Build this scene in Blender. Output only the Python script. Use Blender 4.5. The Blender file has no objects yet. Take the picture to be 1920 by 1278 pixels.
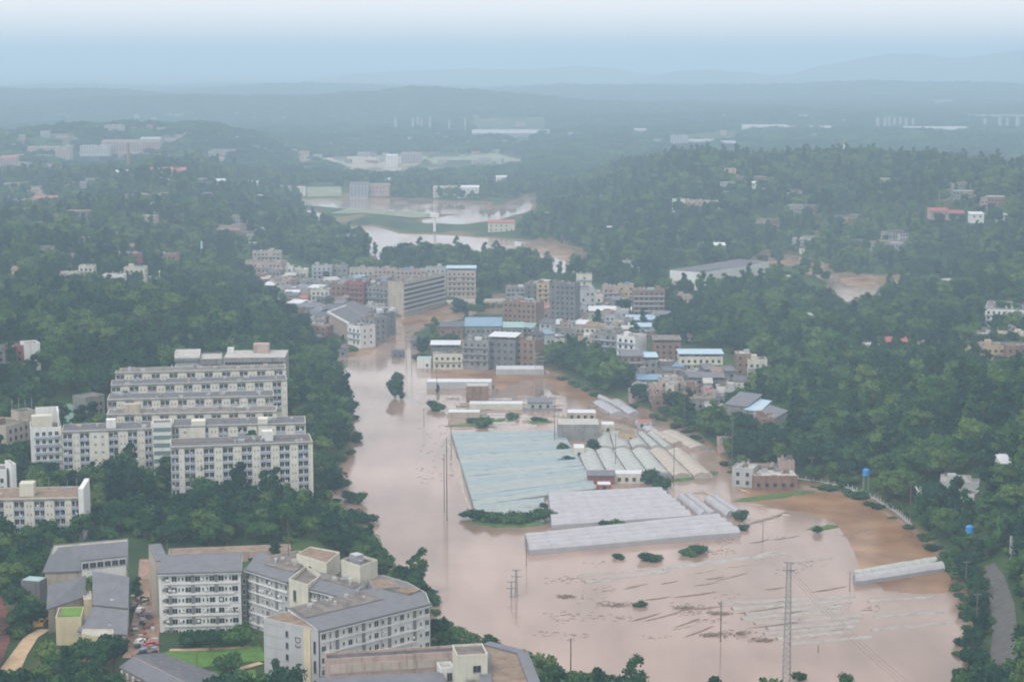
import bpy, math, random
import numpy as np
from mathutils import Vector, Matrix

# ------------------------------------------------------------------ camera, light, exposure
SC = bpy.context.scene
COL = SC.collection
F, CX, CY, HZ, H = 3500.0, 960.0, 639.0, 112.0, 175.0      # focal length (px of a 1920 px wide frame), centre, horizon row, height
TH = math.atan((CY - HZ) / F)
cam_data = bpy.data.cameras.new('camera')
cam = bpy.data.objects.new('camera', cam_data); COL.objects.link(cam)
cam.location = (0, 0, H); cam.rotation_euler = (math.pi / 2 - TH, 0, 0)
cam_data.sensor_width = 36.0; cam_data.lens = F / 1920 * 36
cam_data.clip_start = 1.0; cam_data.clip_end = 60000
SC.camera = cam
SUN_EL, SUN_ROT = 52, 215
world = bpy.data.worlds.new('World'); SC.world = world; world.use_nodes = True
wn, wl = world.node_tree.nodes, world.node_tree.links
bg = wn['Background']
sky = wn.new('ShaderNodeTexSky'); sky.sky_type = 'NISHITA'; sky.sun_disc = False
sky.sun_elevation = math.radians(SUN_EL); sky.sun_rotation = math.radians(SUN_ROT)
sky.air_density = 1.0; sky.dust_density = 3.0; sky.ozone_density = 1.5
hs = wn.new('ShaderNodeHueSaturation'); hs.inputs['Saturation'].default_value = 0.24
wl.new(sky.outputs[0], hs.inputs['Color'])
cloudmix = wn.new('ShaderNodeMix'); cloudmix.data_type = 'RGBA'; cloudmix.blend_type = 'MIX'
cloudmix.inputs[0].default_value = 0.62
cloudmix.inputs[7].default_value = (9.0, 8.4, 8.15, 1)      # even overcast veil
wl.new(hs.outputs[0], cloudmix.inputs[6]); wl.new(cloudmix.outputs[2], bg.inputs['Color'])
bg.inputs['Strength'].default_value = 0.14
sl = bpy.data.lights.new('sun', 'SUN'); sl.energy = 1.3; sl.angle = math.radians(14); sl.color = (1.0, 0.96, 0.9)
sun = bpy.data.objects.new('sun', sl); COL.objects.link(sun)
_a, _e = math.radians(SUN_ROT), math.radians(SUN_EL)
sd = Vector((math.sin(_a) * math.cos(_e), math.cos(_a) * math.cos(_e), math.sin(_e)))
sun.rotation_euler = sd.to_track_quat('Z', 'Y').to_euler(); sun.location = (0, 300, 600)
SC.view_settings.view_transform = 'Standard'; SC.view_settings.look = 'None'
SC.view_settings.exposure = 0.44; SC.view_settings.gamma = 1.0
SC.view_settings.use_curve_mapping = False
SC.render.engine = 'CYCLES'
cy = SC.cycles
cy.max_bounces = 6; cy.diffuse_bounces = 2; cy.glossy_bounces = 3; cy.transparent_max_bounces = 8; cy.volume_bounces = 1
cy.pixel_filter_type = 'BLACKMAN_HARRIS'; cy.filter_width = 1.9; cy.use_denoising = True; cy.sample_clamp_indirect = 6; cy.caustics_reflective = False; cy.caustics_refractive = False
HAZE_DENSITY = 0.00024
HAZE_COLOR = (0.59, 0.805, 1.0, 1)

rnd = random.Random(11)
nrs = np.random.RandomState(5)
cT, sT = math.cos(TH), math.sin(TH)

def W(px, py, z=0.0):
    """world point of height z seen at photograph pixel px, py"""
    x = (px - CX) / F; y = -(py - CY) / F
    dy, dz = cT + y * sT, -sT + y * cT
    t = (z - H) / dz
    return Vector((x * t, dy * t, z))

def PX(X, Y, z=0.0):
    """photograph pixel of a world point"""
    dz = z - H
    f = Y * cT - dz * sT; u = Y * sT + dz * cT
    return CX + F * X / f, CY - F * u / f

def ztop_at(X, Y, py):
    """height at which the vertical through X, Y reaches photograph row py"""
    a = math.atan((CY - py) / F) - TH
    return H + math.tan(a) * Y

# ------------------------------------------------------------------ small helpers
MATS = {}
def mat(name, col, rough=0.8, var=0.12, scale=0.35, bump=0.0, metal=0.0, spec=0.3, stain=0.0, objvar=0.0):
    """procedural surface: base colour, broad mottling, streaky wear, optional per object shift"""
    if name in MATS: return MATS[name]
    m = bpy.data.materials.new(name); m.use_nodes = True
    nt = m.node_tree; n, l = nt.nodes, nt.links
    b = n['Principled BSDF']
    b.inputs['Roughness'].default_value = rough; b.inputs['Metallic'].default_value = metal
    b.inputs['Specular IOR Level'].default_value = spec
    tc = n.new('ShaderNodeTexCoord'); geo = n.new('ShaderNodeNewGeometry')
    nz = n.new('ShaderNodeTexNoise'); nz.inputs['Scale'].default_value = scale; nz.inputs['Detail'].default_value = 6
    l.new(geo.outputs['Position'], nz.inputs['Vector'])
    hsv = n.new('ShaderNodeHueSaturation'); hsv.inputs['Color'].default_value = (*col, 1)
    mr = n.new('ShaderNodeMapRange'); mr.inputs[1].default_value = 0.3; mr.inputs[2].default_value = 0.7
    mr.inputs[3].default_value = 1 - var; mr.inputs[4].default_value = 1 + var
    l.new(nz.outputs['Fac'], mr.inputs[0]); vout = mr.outputs[0]
    if objvar:
        oi = n.new('ShaderNodeObjectInfo'); m2 = n.new('ShaderNodeMapRange')
        m2.inputs[3].default_value = 1 - objvar; m2.inputs[4].default_value = 1 + objvar
        l.new(oi.outputs['Random'], m2.inputs[0])
        mm = n.new('ShaderNodeMath'); mm.operation = 'MULTIPLY'
        l.new(vout, mm.inputs[0]); l.new(m2.outputs[0], mm.inputs[1]); vout = mm.outputs[0]
    l.new(vout, hsv.inputs['Value']); cout = hsv.outputs[0]
    if stain:
        mp = n.new('ShaderNodeMapping'); mp.inputs['Scale'].default_value = (0.9, 0.9, 0.09)
        l.new(geo.outputs['Position'], mp.inputs['Vector'])
        n2 = n.new('ShaderNodeTexNoise'); n2.inputs['Scale'].default_value = 1.0; n2.inputs['Detail'].default_value = 5
        l.new(mp.outputs[0], n2.inputs['Vector'])
        r2 = n.new('ShaderNodeMapRange'); r2.inputs[1].default_value = 0.5; r2.inputs[2].default_value = 0.75
        r2.inputs[4].default_value = stain
        l.new(n2.outputs['Fac'], r2.inputs[0])
        mx = n.new('ShaderNodeMix'); mx.data_type = 'RGBA'; mx.blend_type = 'MULTIPLY'
        mx.inputs[7].default_value = (0.42, 0.38, 0.33, 1)
        l.new(r2.outputs[0], mx.inputs[0]); l.new(cout, mx.inputs[6]); cout = mx.outputs[2]
    l.new(cout, b.inputs['Base Color'])
    if bump:
        bp = n.new('ShaderNodeBump'); bp.inputs['Strength'].default_value = bump
        l.new(nz.outputs['Fac'], bp.inputs['Height']); l.new(bp.outputs[0], b.inputs['Normal'])
    MATS[name] = m
    return m

class MB:
    """collects faces, then links them as ONE mesh object"""
    def __init__(s): s.v = []; s.f = []; s.mi = []; s.cur = 0
    def poly(s, pts):
        k = len(s.v); s.v += [tuple(p) for p in pts]; s.f.append(tuple(range(k, k + len(pts)))); s.mi.append(s.cur)
    def box(s, x0, y0, z0, x1, y1, z1):
        s.prism([(x0, y0), (x1, y0), (x1, y1), (x0, y1)], z0, z1)
    def prism(s, pts, z0, z1, top=True, bottom=True):
        k = len(s.v); n = len(pts)
        zz0 = z0 if isinstance(z0, (list, tuple)) else [z0] * n
        zz1 = z1 if isinstance(z1, (list, tuple)) else [z1] * n
        s.v += [(p[0], p[1], a) for p, a in zip(pts, zz0)] + [(p[0], p[1], a) for p, a in zip(pts, zz1)]
        for i in range(n):
            j = (i + 1) % n
            s.f.append((k + i, k + j, k + n + j, k + n + i)); s.mi.append(s.cur)
        if top: s.f.append(tuple(k + n + i for i in range(n))); s.mi.append(s.cur)
        if bottom: s.f.append(tuple(k + n - 1 - i for i in range(n))); s.mi.append(s.cur)
    def obox(s, o, ex, ey, a0, a1, b0, b1, z0, z1):
        """box in the plan frame o + a*ex + b*ey"""
        P = lambda a, b: (o[0] + a * ex[0] + b * ey[0], o[1] + a * ex[1] + b * ey[1])
        s.prism([P(a0, b0), P(a1, b0), P(a1, b1), P(a0, b1)], z0, z1)
    def tube(s, p, q, r0, r1=None, n=6):
        r1 = r0 if r1 is None else r1
        p, q = Vector(p), Vector(q); d = (q - p).normalized()
        a = d.orthogonal().normalized(); b = d.cross(a); k = len(s.v)
        for c, r in ((p, r0), (q, r1)):
            for i in range(n):
                t = 2 * math.pi * i / n; s.v.append(tuple(c + a * (r * math.cos(t)) + b * (r * math.sin(t))))
        for i in range(n):
            j = (i + 1) % n; s.f.append((k + i, k + j, k + n + j, k + n + i)); s.mi.append(s.cur)
        s.f.append(tuple(k + n + i for i in range(n))); s.mi.append(s.cur)
        s.f.append(tuple(k + n - 1 - i for i in range(n))); s.mi.append(s.cur)
    def mesh(s, name, mats):
        me = bpy.data.meshes.new(name); me.from_pydata(s.v, [], s.f)
        for m in (mats if isinstance(mats, (list, tuple)) else [mats]): me.materials.append(m)
        if any(s.mi): me.polygons.foreach_set('material_index', s.mi)
        me.update(); return me
    def build(s, name, mats, parent=None, loc=(0, 0, 0), rz=0.0, kind=None):
        return link(name, s.mesh(name, mats), parent, loc, rz, kind)

def link(name, data, parent=None, loc=(0, 0, 0), rz=0.0, kind=None):
    o = bpy.data.objects.new(name, data); COL.objects.link(o)
    o.location = loc; o.rotation_euler = (0, 0, rz)
    if parent is not None: o.parent = parent
    if kind: o['kind'] = kind
    return o

def tag(o, label, cat, group=None):
    o['label'] = label; o['category'] = cat
    if group: o['group'] = group
    return o

def thing(name, label, cat, loc=(0, 0, 0), rz=0.0, group=None):
    return tag(link(name, None, None, loc, rz), label, cat, group)

# ------------------------------------------------------------------ terrain
WATER = [  # outlines of the flood and of the pools, as seen on the water level
 [(1250,1400),(1180,1285),(1050,1262),(1000,1240),(930,1215),(870,1195),(815,1160),(800,1110),(745,1085),(716,1045),(690,1020),(640,1008),(628,985),
  (624,930),(612,885),(612,868),(640,862),(662,845),(664,800),(650,745),(634,700),(628,668),(690,648),(716,622),(738,600),
  (780,585),(830,577),(880,562),(960,550),(1035,532),(1038,515),(1032,506),(1008,496),(960,492),(900,494),(850,488),(800,486),(745,484),
  (722,490),(700,510),(690,500),(694,470),(688,452),(640,440),(640,426),(700,424),(745,438),(830,440),(960,450),(1045,458),(1112,475),
  (1108,492),(1078,507),(1052,530),(960,566),(905,575),(885,592),(850,602),(795,614),(772,630),(778,655),(800,690),(850,692),(1000,688),(1040,700),(1120,742),
  (1205,768),(1300,815),(1350,855),(1380,892),(1480,905),(1600,925),(1700,982),(1755,1030),(1788,1085),(1818,1150),(1810,1220),(1796,1285),(1780,1400)],
 [(562,393),(585,396),(612,405),(622,424),(600,428),(578,418)],
 [(560,372),(650,372),(735,372),(800,374),(850,378),(915,380),(910,400),(840,402),(740,402),(650,392),(570,384)],
 [(790,412),(850,404),(900,398),(950,386),(995,364),(1008,370),(990,396),(930,412),(860,422),(800,420)],
 [(630,316),(720,310),(820,316),(830,326),(790,332),(650,332)],
 [(880,346),(945,346),(915,366),(860,362)],
 [(945,303),(980,300),(975,310),(948,310)],
 [(1415,480),(1450,476),(1530,488),(1565,512),(1640,518),(1702,518),(1698,536),(1650,556),(1640,575),(1612,584),(1606,603),(1578,600),(1566,578),(1500,578),(1502,560),(1548,556),(1556,532),(1500,502),(1430,492)],
]
WPOLY = [np.array([(W(x, y).x, W(x, y).y) for x, y in p]) for p in WATER]

def water_dist(X, Y, polys=None):
    """signed distance in metres, positive inside the water"""
    X = np.asarray(X, float); Y = np.asarray(Y, float)
    best = np.full(X.shape, 1e9); inside = np.zeros(X.shape, bool)
    for P in (WPOLY if polys is None else polys):
        Q = np.roll(P, -1, 0)
        ins = np.zeros(X.shape, bool)
        for (ax, ay), (bx, by) in zip(P, Q):
            dx, dy = bx - ax, by - ay
            t = np.clip(((X - ax) * dx + (Y - ay) * dy) / (dx * dx + dy * dy + 1e-9), 0, 1)
            best = np.minimum(best, (X - ax - t * dx) ** 2 + (Y - ay - t * dy) ** 2)
            c = ((ay > Y) != (by > Y)) & (X < (bx - ax) * (Y - ay) / (by - ay + 1e-12) + ax)
            ins ^= c
        inside |= ins
    d = np.sqrt(best)
    return np.where(inside, d, -d)

def hsh(i, j, s): 
    v = np.sin(i * 127.1 + j * 311.7 + s * 74.7) * 43758.5453
    return v - np.floor(v)
def vnoise(x, y, s=0):
    i, j = np.floor(x), np.floor(y); fx, fy = x - i, y - j
    fx = fx * fx * (3 - 2 * fx); fy = fy * fy * (3 - 2 * fy)
    a = hsh(i, j, s) * (1 - fx) + hsh(i + 1, j, s) * fx
    b = hsh(i, j + 1, s) * (1 - fx) + hsh(i + 1, j + 1, s) * fx
    return a * (1 - fy) + b * fy
def fbm(x, y, o=4, s=0):
    r = 0; a = .5
    for k in range(o): r = r + a * vnoise(x * 2 ** k, y * 2 ** k, s + k); a *= .5
    return r

# hills and terraces: pixel of the crest, its height, half widths across and along the view in metres, flatness
HILLS = [
 (330,1120,11,95,130,8), (140,1000,11,120,110,8), (420,800,13,75,150,8), (60,820,13,70,110,6), (380,1225,9,90,60,8),
 (640,1075,10,30,40,6), (50,1180,18,28,45,4),
 (390,525,42,70,140,4), (230,560,40,90,120,4), (60,585,40,110,130,4), (-120,640,44,150,160,4), (560,600,14,45,110,4),
 (420,665,20,60,70,4),
 (160,455,36,150,170,4), (330,445,30,140,160,4), (60,400,45,150,250,4), (430,400,42,170,200,3), (250,395,40,180,220,3), (-150,450,50,250,300,3),
 (560,470,14,110,150,4),
 (440,262,86,140,220,2), (500,285,55,170,260,3), (370,300,45,120,200,3), (590,325,25,90,150,3),
 (200,320,42,250,300,3), (40,250,60,300,400,3), (80,174,72,700,600,2), (230,186,66,520,520,2), (420,186,66,500,560,2), (-200,166,86,900,800,2), (330,230,70,400,350,2),
 (1100,290,62,150,230,3), (1230,300,60,190,260,3), (1030,320,48,70,160,3), (1150,360,40,110,190,3), (1060,425,22,60,120,3), (1330,330,52,200,230,3),
 (1200,430,24,110,160,3), (1330,445,20,110,130,3),
 (1500,300,62,260,300,3), (1700,310,60,260,300,3), (1880,320,66,240,300,3), (2080,350,70,260,350,3), (1450,370,40,150,250,3), (1620,400,34,170,230,3), (1800,400,38,170,230,3), (1950,430,40,170,250,3),
 (1800,480,28,120,150,4), (1920,520,30,90,140,4),
 (1390,565,36,60,85,3), (1320,610,20,45,60,4), (1480,585,26,50,60,4),
 (1760,590,20,65,90,4), (1900,620,20,70,90,4), (1540,650,18,45,70,4),
 (1600,712,28,55,75,4), (1750,705,32,60,85,4), (1900,720,34,70,90,4), (2060,760,36,70,110,4), (1500,760,16,32,60,4),
 (1620,840,14,40,55,4), (1760,840,17,50,60,4), (1900,860,19,50,80,4), (1880,1000,13,28,60,5), (1960,1100,14,36,90,5), (2100,1000,24,80,150,5),
 (950,505,12,34,50,4), (830,495,7,40,40,4), (1250,720,8,70,90,6), (1330,760,7,60,60,6),
 (880,126,130,800,900,2), (1080,122,141,620,900,2), (700,140,88,500,800,2), (1330,130,121,500,900,2), (1450,145,80,900,900,2),
 (1700,97,222,650,900,2), (1630,106,200,380,800,2), (1790,118,190,300,900,2), (1920,97,222,700,900,2), (2100,90,240,900,900,2), (1560,130,120,450,700,2),
 (1500,160,78,700,700,2), (1750,155,90,800,700,2), (1100,160,78,800,700,2), (800,170,88,600,600,2), (560,158,80,600,600,2),
]
HB = []
for px, py, z, rx, ry, p in HILLS:
    k = 1.0 if p >= 5 else .72
    zt = z if p >= 5 else z - 9           # tree tops, not soil, draw the crest
    HB.append((W(px, py, z), zt, rx * k, ry * k, p))

LOW = [  # valley floors
 [(455,490),(560,470),(640,440),(740,490),(745,600),(640,655),(590,650),(540,600),(500,560),(440,520)],
 [(880,570),(950,550),(1040,528),(1250,520),(1262,620),(1440,665),(1440,740),(1480,830),(1400,870),(1340,850),(1150,745),(1000,690),(800,690),(775,640)],
 [(540,330),(600,286),(985,284),(1000,340),(1010,380),(1040,430),(1080,480),(1060,520),(1040,528),(990,490),(800,480),(700,500),(560,440),(545,380)],
 [(1410,470),(1720,500),(1720,560),(1620,610),(1490,590)],
 [(1250,488),(1440,488),(1440,530),(1250,545)],
 [(180,325),(480,330),(480,350),(180,345)],
]
LPOLY = [np.array([(W(x, y, 4).x, W(x, y, 4).y) for x, y in p]) for p in LOW]

def land(X, Y):
    X = np.asarray(X, float); Y = np.asarray(Y, float)
    t = np.clip((Y - 1700) / 1500, 0, 1); t2 = np.clip((Y - 2600) / 3000, 0, 1)
    base = 4.0 + 8 * t + t2 * (60 * fbm(X / 700, Y / 900, 4, 3) - 6)
    h = base.copy()
    acc = base ** 4
    for c, z, rx, ry, p in HB:
        r2 = ((X - c.x) / rx) ** 2 + ((Y - c.y) / ry) ** 2
        m = r2 < 9
        if not m.any(): continue
        g = np.zeros_like(h); g[m] = z * np.exp(-0.5 * np.minimum(r2[m], 9) ** (p / 2))
        acc = acc + g ** 4
    h = acc ** .25
    rough = (fbm(X / 60, Y / 60, 3, 9) - .45) * np.clip((h - 14) / 20, 0, 1) * 12
    far = (fbm(X / 260, Y / 320, 4, 21) - .45) * np.clip((h - 40) / 60, 0, 1) * 50 * np.clip((Y - 3000) / 2500, 0, 1)
    h = np.minimum(h + rough + far, 234)
    d = np.maximum(-water_dist(X, Y, LPOLY), 0)
    cap = 4.5 + np.where(Y > 1500, 6, 0) * np.clip((Y - 1500) / 1200, 0, 1) + 0.16 * d * (1 + d / 160)
    return -np.log(np.exp(-np.minimum(h, 400) / 4) + np.exp(-np.minimum(cap, 400) / 4)) * 4

def hfun(X, Y):
    X = np.asarray(X, float); Y = np.asarray(Y, float)
    d = water_dist(X, Y)
    L = land(X, Y)
    bank = 0.25 + 0.30 * np.maximum(-d, 0) * (1 + np.maximum(-d, 0) / 40) * np.where(Y > 1500, .3, 1)
    return np.where(d > 0, -np.minimum(4, 0.3 + 0.3 * d), np.minimum(L, bank))

def hz(x, y): return float(hfun(np.array([x]), np.array([y]))[0])

def hit(px, py):
    """point of the terrain seen at a photograph pixel"""
    a = W(px, py, 260); b = W(px, py, -3)
    t = np.linspace(0, 1, 500); X = a.x + (b.x - a.x) * t; Y = a.y + (b.y - a.y) * t; Z = 260 + (-263) * t
    if py < HZ + 5:
        return W(px, HZ + 5, 0)
    hh = hfun(X, Y)
    k = np.argmax(Z < hh)
    if Z[k] >= hh[k]: k = 499
    return Vector((X[k], Y[k], max(0.0, float(hh[k]))))
# ------------------------------------------------------------------ ground sheet, water, haze
US = np.concatenate([[-1.6, -1.1, -.8, -.62], np.arange(-.5, .5001, .0024), [.62, .8, 1.1, 1.6]])
YS = [-300, -100, 60, 160, 260, 340]
y = 400.0
while y < 26000: YS.append(y); y *= 1.0105
YS = np.array(YS)
GU, GY = np.meshgrid(US, YS)
GX = GU * np.maximum(GY, 400)
GH = hfun(GX, GY)
def grid_mesh(name, X, Y, Z, m):
    r, c = X.shape
    v = np.stack([X, Y, Z], -1).reshape(-1, 3)
    idx = np.arange(r * c).reshape(r, c)
    f = np.stack([idx[:-1, :-1], idx[:-1, 1:], idx[1:, 1:], idx[1:, :-1]], -1).reshape(-1, 4)
    me = bpy.data.meshes.new(name); me.from_pydata(v.tolist(), [], f.tolist()); me.materials.append(m)
    me.polygons.foreach_set('use_smooth', [True] * len(me.polygons)); me.update(); return me

def ground_material():
    m = bpy.data.materials.new('ground'); m.use_nodes = True
    n, l = m.node_tree.nodes, m.node_tree.links; b = n['Principled BSDF']; b.inputs['Roughness'].default_value = .95
    b.inputs['Specular IOR Level'].default_value = .1
    g = n.new('ShaderNodeNewGeometry'); sx = n.new('ShaderNodeSeparateXYZ'); l.new(g.outputs['Position'], sx.inputs[0])
    def noise(s, d=6):
        a = n.new('ShaderNodeTexNoise'); a.inputs['Scale'].default_value = s; a.inputs['Detail'].default_value = d
        l.new(g.outputs['Position'], a.inputs['Vector']); return a.outputs['Fac']
    def ramp(fac, a, b_, c0, c1):
        r = n.new('ShaderNodeValToRGB'); r.color_ramp.elements[0].position = a; r.color_ramp.elements[1].position = b_
        r.color_ramp.elements[0].color = (*c0, 1); r.color_ramp.elements[1].color = (*c1, 1); l.new(fac, r.inputs[0]); return r.outputs[0]
    def mix(f, a, b_):
        x = n.new('ShaderNodeMix'); x.data_type = 'RGBA'; l.new(f, x.inputs[0]); l.new(a, x.inputs[6])
        if isinstance(b_, tuple): x.inputs[7].default_value = (*b_, 1)
        else: l.new(b_, x.inputs[7])
        return x.outputs[2]
    grass = ramp(noise(.03), .35, .65, (.022, .045, .02), (.048, .082, .028))
    dirt = ramp(noise(.2), .3, .7, (.20, .13, .08), (.11, .10, .05))
    f1 = n.new('ShaderNodeMapRange'); f1.inputs[1].default_value = .56; f1.inputs[2].default_value = .64; l.new(noise(.012, 8), f1.inputs[0])
    c = mix(f1.outputs[0], grass, dirt)
    mud = n.new('ShaderNodeMapRange'); mud.inputs[1].default_value = 1.3; mud.inputs[2].default_value = .2; l.new(sx.outputs[2], mud.inputs[0])
    c = mix(mud.outputs[0], c, (.19, .115, .07))
    l.new(c, b.inputs['Base Color'])
    return m
GROUND = ground_material()
ground = link('ground', grid_mesh('ground', GX, GY, GH, GROUND), kind='structure')

def water_material():
    m = bpy.data.materials.new('flood_water'); m.use_nodes = True
    n, l = m.node_tree.nodes, m.node_tree.links; b = n['Principled BSDF']
    g = n.new('ShaderNodeNewGeometry')
    def noise(s, sc=(1, 1, 1), d=5):
        mp = n.new('ShaderNodeMapping'); mp.inputs['Scale'].default_value = sc; l.new(g.outputs['Position'], mp.inputs[0])
        a = n.new('ShaderNodeTexNoise'); a.inputs['Scale'].default_value = s; a.inputs['Detail'].default_value = d
        l.new(mp.outputs[0], a.inputs['Vector']); return a.outputs['Fac']
    r = n.new('ShaderNodeValToRGB'); r.color_ramp.elements[0].position = .38; r.color_ramp.elements[1].position = .62
    r.color_ramp.elements[0].color = (.19, .13, .10, 1); r.color_ramp.elements[1].color = (.33, .235, .195, 1)
    wmx = n.new('ShaderNodeMath'); wmx.operation = 'MULTIPLY_ADD'; wmx.inputs[1].default_value = .45
    wm2 = n.new('ShaderNodeMath'); wm2.operation = 'MULTIPLY'; wm2.inputs[1].default_value = .55
    l.new(noise(.05, (1, .22, 1), 8), wmx.inputs[0]); l.new(noise(.012), wm2.inputs[0]); l.new(wm2.outputs[0], wmx.inputs[2]); l.new(wmx.outputs[0], r.inputs[0]); l.new(r.outputs[0], b.inputs['Base Color'])
    b.inputs['Roughness'].default_value = .08; b.inputs['IOR'].default_value = 1.33; b.inputs['Specular IOR Level'].default_value = .5
    rr = n.new('ShaderNodeMapRange'); rr.inputs[1].default_value = .4; rr.inputs[2].default_value = .65; rr.inputs[3].default_value = .03; rr.inputs[4].default_value = .22
    l.new(noise(.03, (1, .3, 1), 7), rr.inputs[0]); l.new(rr.outputs[0], b.inputs['Roughness'])
    bp = n.new('ShaderNodeBump'); bp.inputs['Strength'].default_value = .06; bp.inputs['Distance'].default_value = .3
    l.new(noise(.35, (1, .5, 1), 4), bp.inputs['Height']); l.new(bp.outputs[0], b.inputs['Normal'])
    return m
wq = MB(); wq.poly([(-6000, -300, 0), (6000, -300, 0), (6000, 6000, 0), (-6000, 6000, 0)])
wq.build('flood_water', water_material(), kind='structure')

hb = MB(); hb.box(-45000, -2500, -7, 45000, 30000, 285)
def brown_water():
    m = bpy.data.materials.new('muddy_water_reflection'); m.use_nodes = True
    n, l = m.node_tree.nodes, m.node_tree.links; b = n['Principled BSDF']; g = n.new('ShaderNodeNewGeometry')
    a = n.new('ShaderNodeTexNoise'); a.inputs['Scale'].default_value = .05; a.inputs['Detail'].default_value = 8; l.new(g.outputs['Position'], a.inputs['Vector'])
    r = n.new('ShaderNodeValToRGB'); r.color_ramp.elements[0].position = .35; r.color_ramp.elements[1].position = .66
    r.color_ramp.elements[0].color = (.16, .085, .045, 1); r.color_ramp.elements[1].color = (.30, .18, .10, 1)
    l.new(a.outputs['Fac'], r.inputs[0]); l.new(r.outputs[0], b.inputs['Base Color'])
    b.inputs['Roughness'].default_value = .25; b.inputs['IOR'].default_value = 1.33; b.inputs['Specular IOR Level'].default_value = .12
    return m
BW = brown_water()  # muddy water sheets with tree and hill reflections painted into the brown
BROWN_REFLECT = [[(1372,905),(1400,902),(1480,918),(1600,928),(1690,980),(1748,1030),(1770,1060),(1690,1056),(1612,1068),(1604,1040),(1590,1010),(1560,975),(1500,958),(1440,952),(1400,935)],
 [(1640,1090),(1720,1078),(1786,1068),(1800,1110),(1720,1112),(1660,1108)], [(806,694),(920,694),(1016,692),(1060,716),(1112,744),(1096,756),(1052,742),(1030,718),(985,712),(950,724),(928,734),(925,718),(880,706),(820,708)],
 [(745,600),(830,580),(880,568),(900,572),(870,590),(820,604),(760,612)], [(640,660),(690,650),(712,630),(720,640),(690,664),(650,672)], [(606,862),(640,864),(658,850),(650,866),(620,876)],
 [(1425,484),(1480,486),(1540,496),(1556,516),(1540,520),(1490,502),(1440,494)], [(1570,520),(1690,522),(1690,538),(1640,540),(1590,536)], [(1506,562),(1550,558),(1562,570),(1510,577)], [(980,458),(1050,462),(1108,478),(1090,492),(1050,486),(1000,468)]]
for poly in BROWN_REFLECT:
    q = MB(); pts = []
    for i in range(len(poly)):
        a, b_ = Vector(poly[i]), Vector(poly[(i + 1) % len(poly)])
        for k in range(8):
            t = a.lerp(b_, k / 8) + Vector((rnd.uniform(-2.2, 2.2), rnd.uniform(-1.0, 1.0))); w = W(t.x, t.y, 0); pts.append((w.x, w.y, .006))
    q.poly(pts); q.build('muddy_reflection', BW, kind='structure')
haze = hb.build('haze', [], kind='stuff')
hm = bpy.data.materials.new('haze'); hm.use_nodes = True
hm.node_tree.nodes.clear()
ho = hm.node_tree.nodes.new('ShaderNodeOutputMaterial'); hv = hm.node_tree.nodes.new('ShaderNodeVolumePrincipled')
hv.inputs['Density'].default_value = HAZE_DENSITY; hv.inputs['Color'].default_value = HAZE_COLOR; hv.inputs['Anisotropy'].default_value = .2
hm.node_tree.links.new(hv.outputs[0], ho.inputs['Volume'])
haze.data.materials.append(hm)

# ------------------------------------------------------------------ trees
def leaf_material(name, c0, c1):
    m = bpy.data.materials.new(name); m.use_nodes = True
    n, l = m.node_tree.nodes, m.node_tree.links; b = n['Principled BSDF']
    b.inputs['Roughness'].default_value = .9; b.inputs['Specular IOR Level'].default_value = .04
    oi = n.new('ShaderNodeObjectInfo'); g = n.new('ShaderNodeNewGeometry')
    nz = n.new('ShaderNodeTexNoise'); nz.inputs['Scale'].default_value = .014; nz.inputs['Detail'].default_value = 4; l.new(oi.outputs['Location'], nz.inputs['Vector'])
    n2 = n.new('ShaderNodeTexNoise'); n2.inputs['Scale'].default_value = .8; n2.inputs['Detail'].default_value = 3; l.new(g.outputs['Position'], n2.inputs['Vector'])
    a = n.new('ShaderNodeMath'); a.operation = 'MULTIPLY_ADD'; a.inputs[1].default_value = .45; l.new(oi.outputs['Random'], a.inputs[0])
    s = n.new('ShaderNodeMath'); s.operation = 'MULTIPLY_ADD'; s.inputs[1].default_value = 1.25; s.inputs[2].default_value = -.36
    l.new(nz.outputs['Fac'], s.inputs[0]); l.new(s.outputs[0], a.inputs[2])
    r = n.new('ShaderNodeValToRGB'); r.color_ramp.elements[0].position = .2; r.color_ramp.elements[1].position = .8
    r.color_ramp.elements[0].color = (*c0, 1); r.color_ramp.elements[1].color = (*c1, 1); l.new(a.outputs[0], r.inputs[0])
    h = n.new('ShaderNodeHueSaturation'); mr = n.new('ShaderNodeMapRange'); mr.inputs[1].default_value = .3; mr.inputs[2].default_value = .7; mr.inputs[3].default_value = .65; mr.inputs[4].default_value = 1.35
    l.new(n2.outputs['Fac'], mr.inputs[0]); l.new(mr.outputs[0], h.inputs['Value']); l.new(r.outputs[0], h.inputs['Color'])
    l.new(h.outputs[0], b.inputs['Base Color'])
    return m
LEAF = leaf_material('foliage', (.010, .043, .025), (.060, .130, .038))
LEAF_Y = leaf_material('foliage_yellow_green', (.055, .105, .03), (.10, .16, .045))
LEAF_D = leaf_material('foliage_dark', (.009, .036, .026), (.026, .07, .036))
BARK = mat('bark', (.09, .07, .05), .9, .2, 3)

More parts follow.
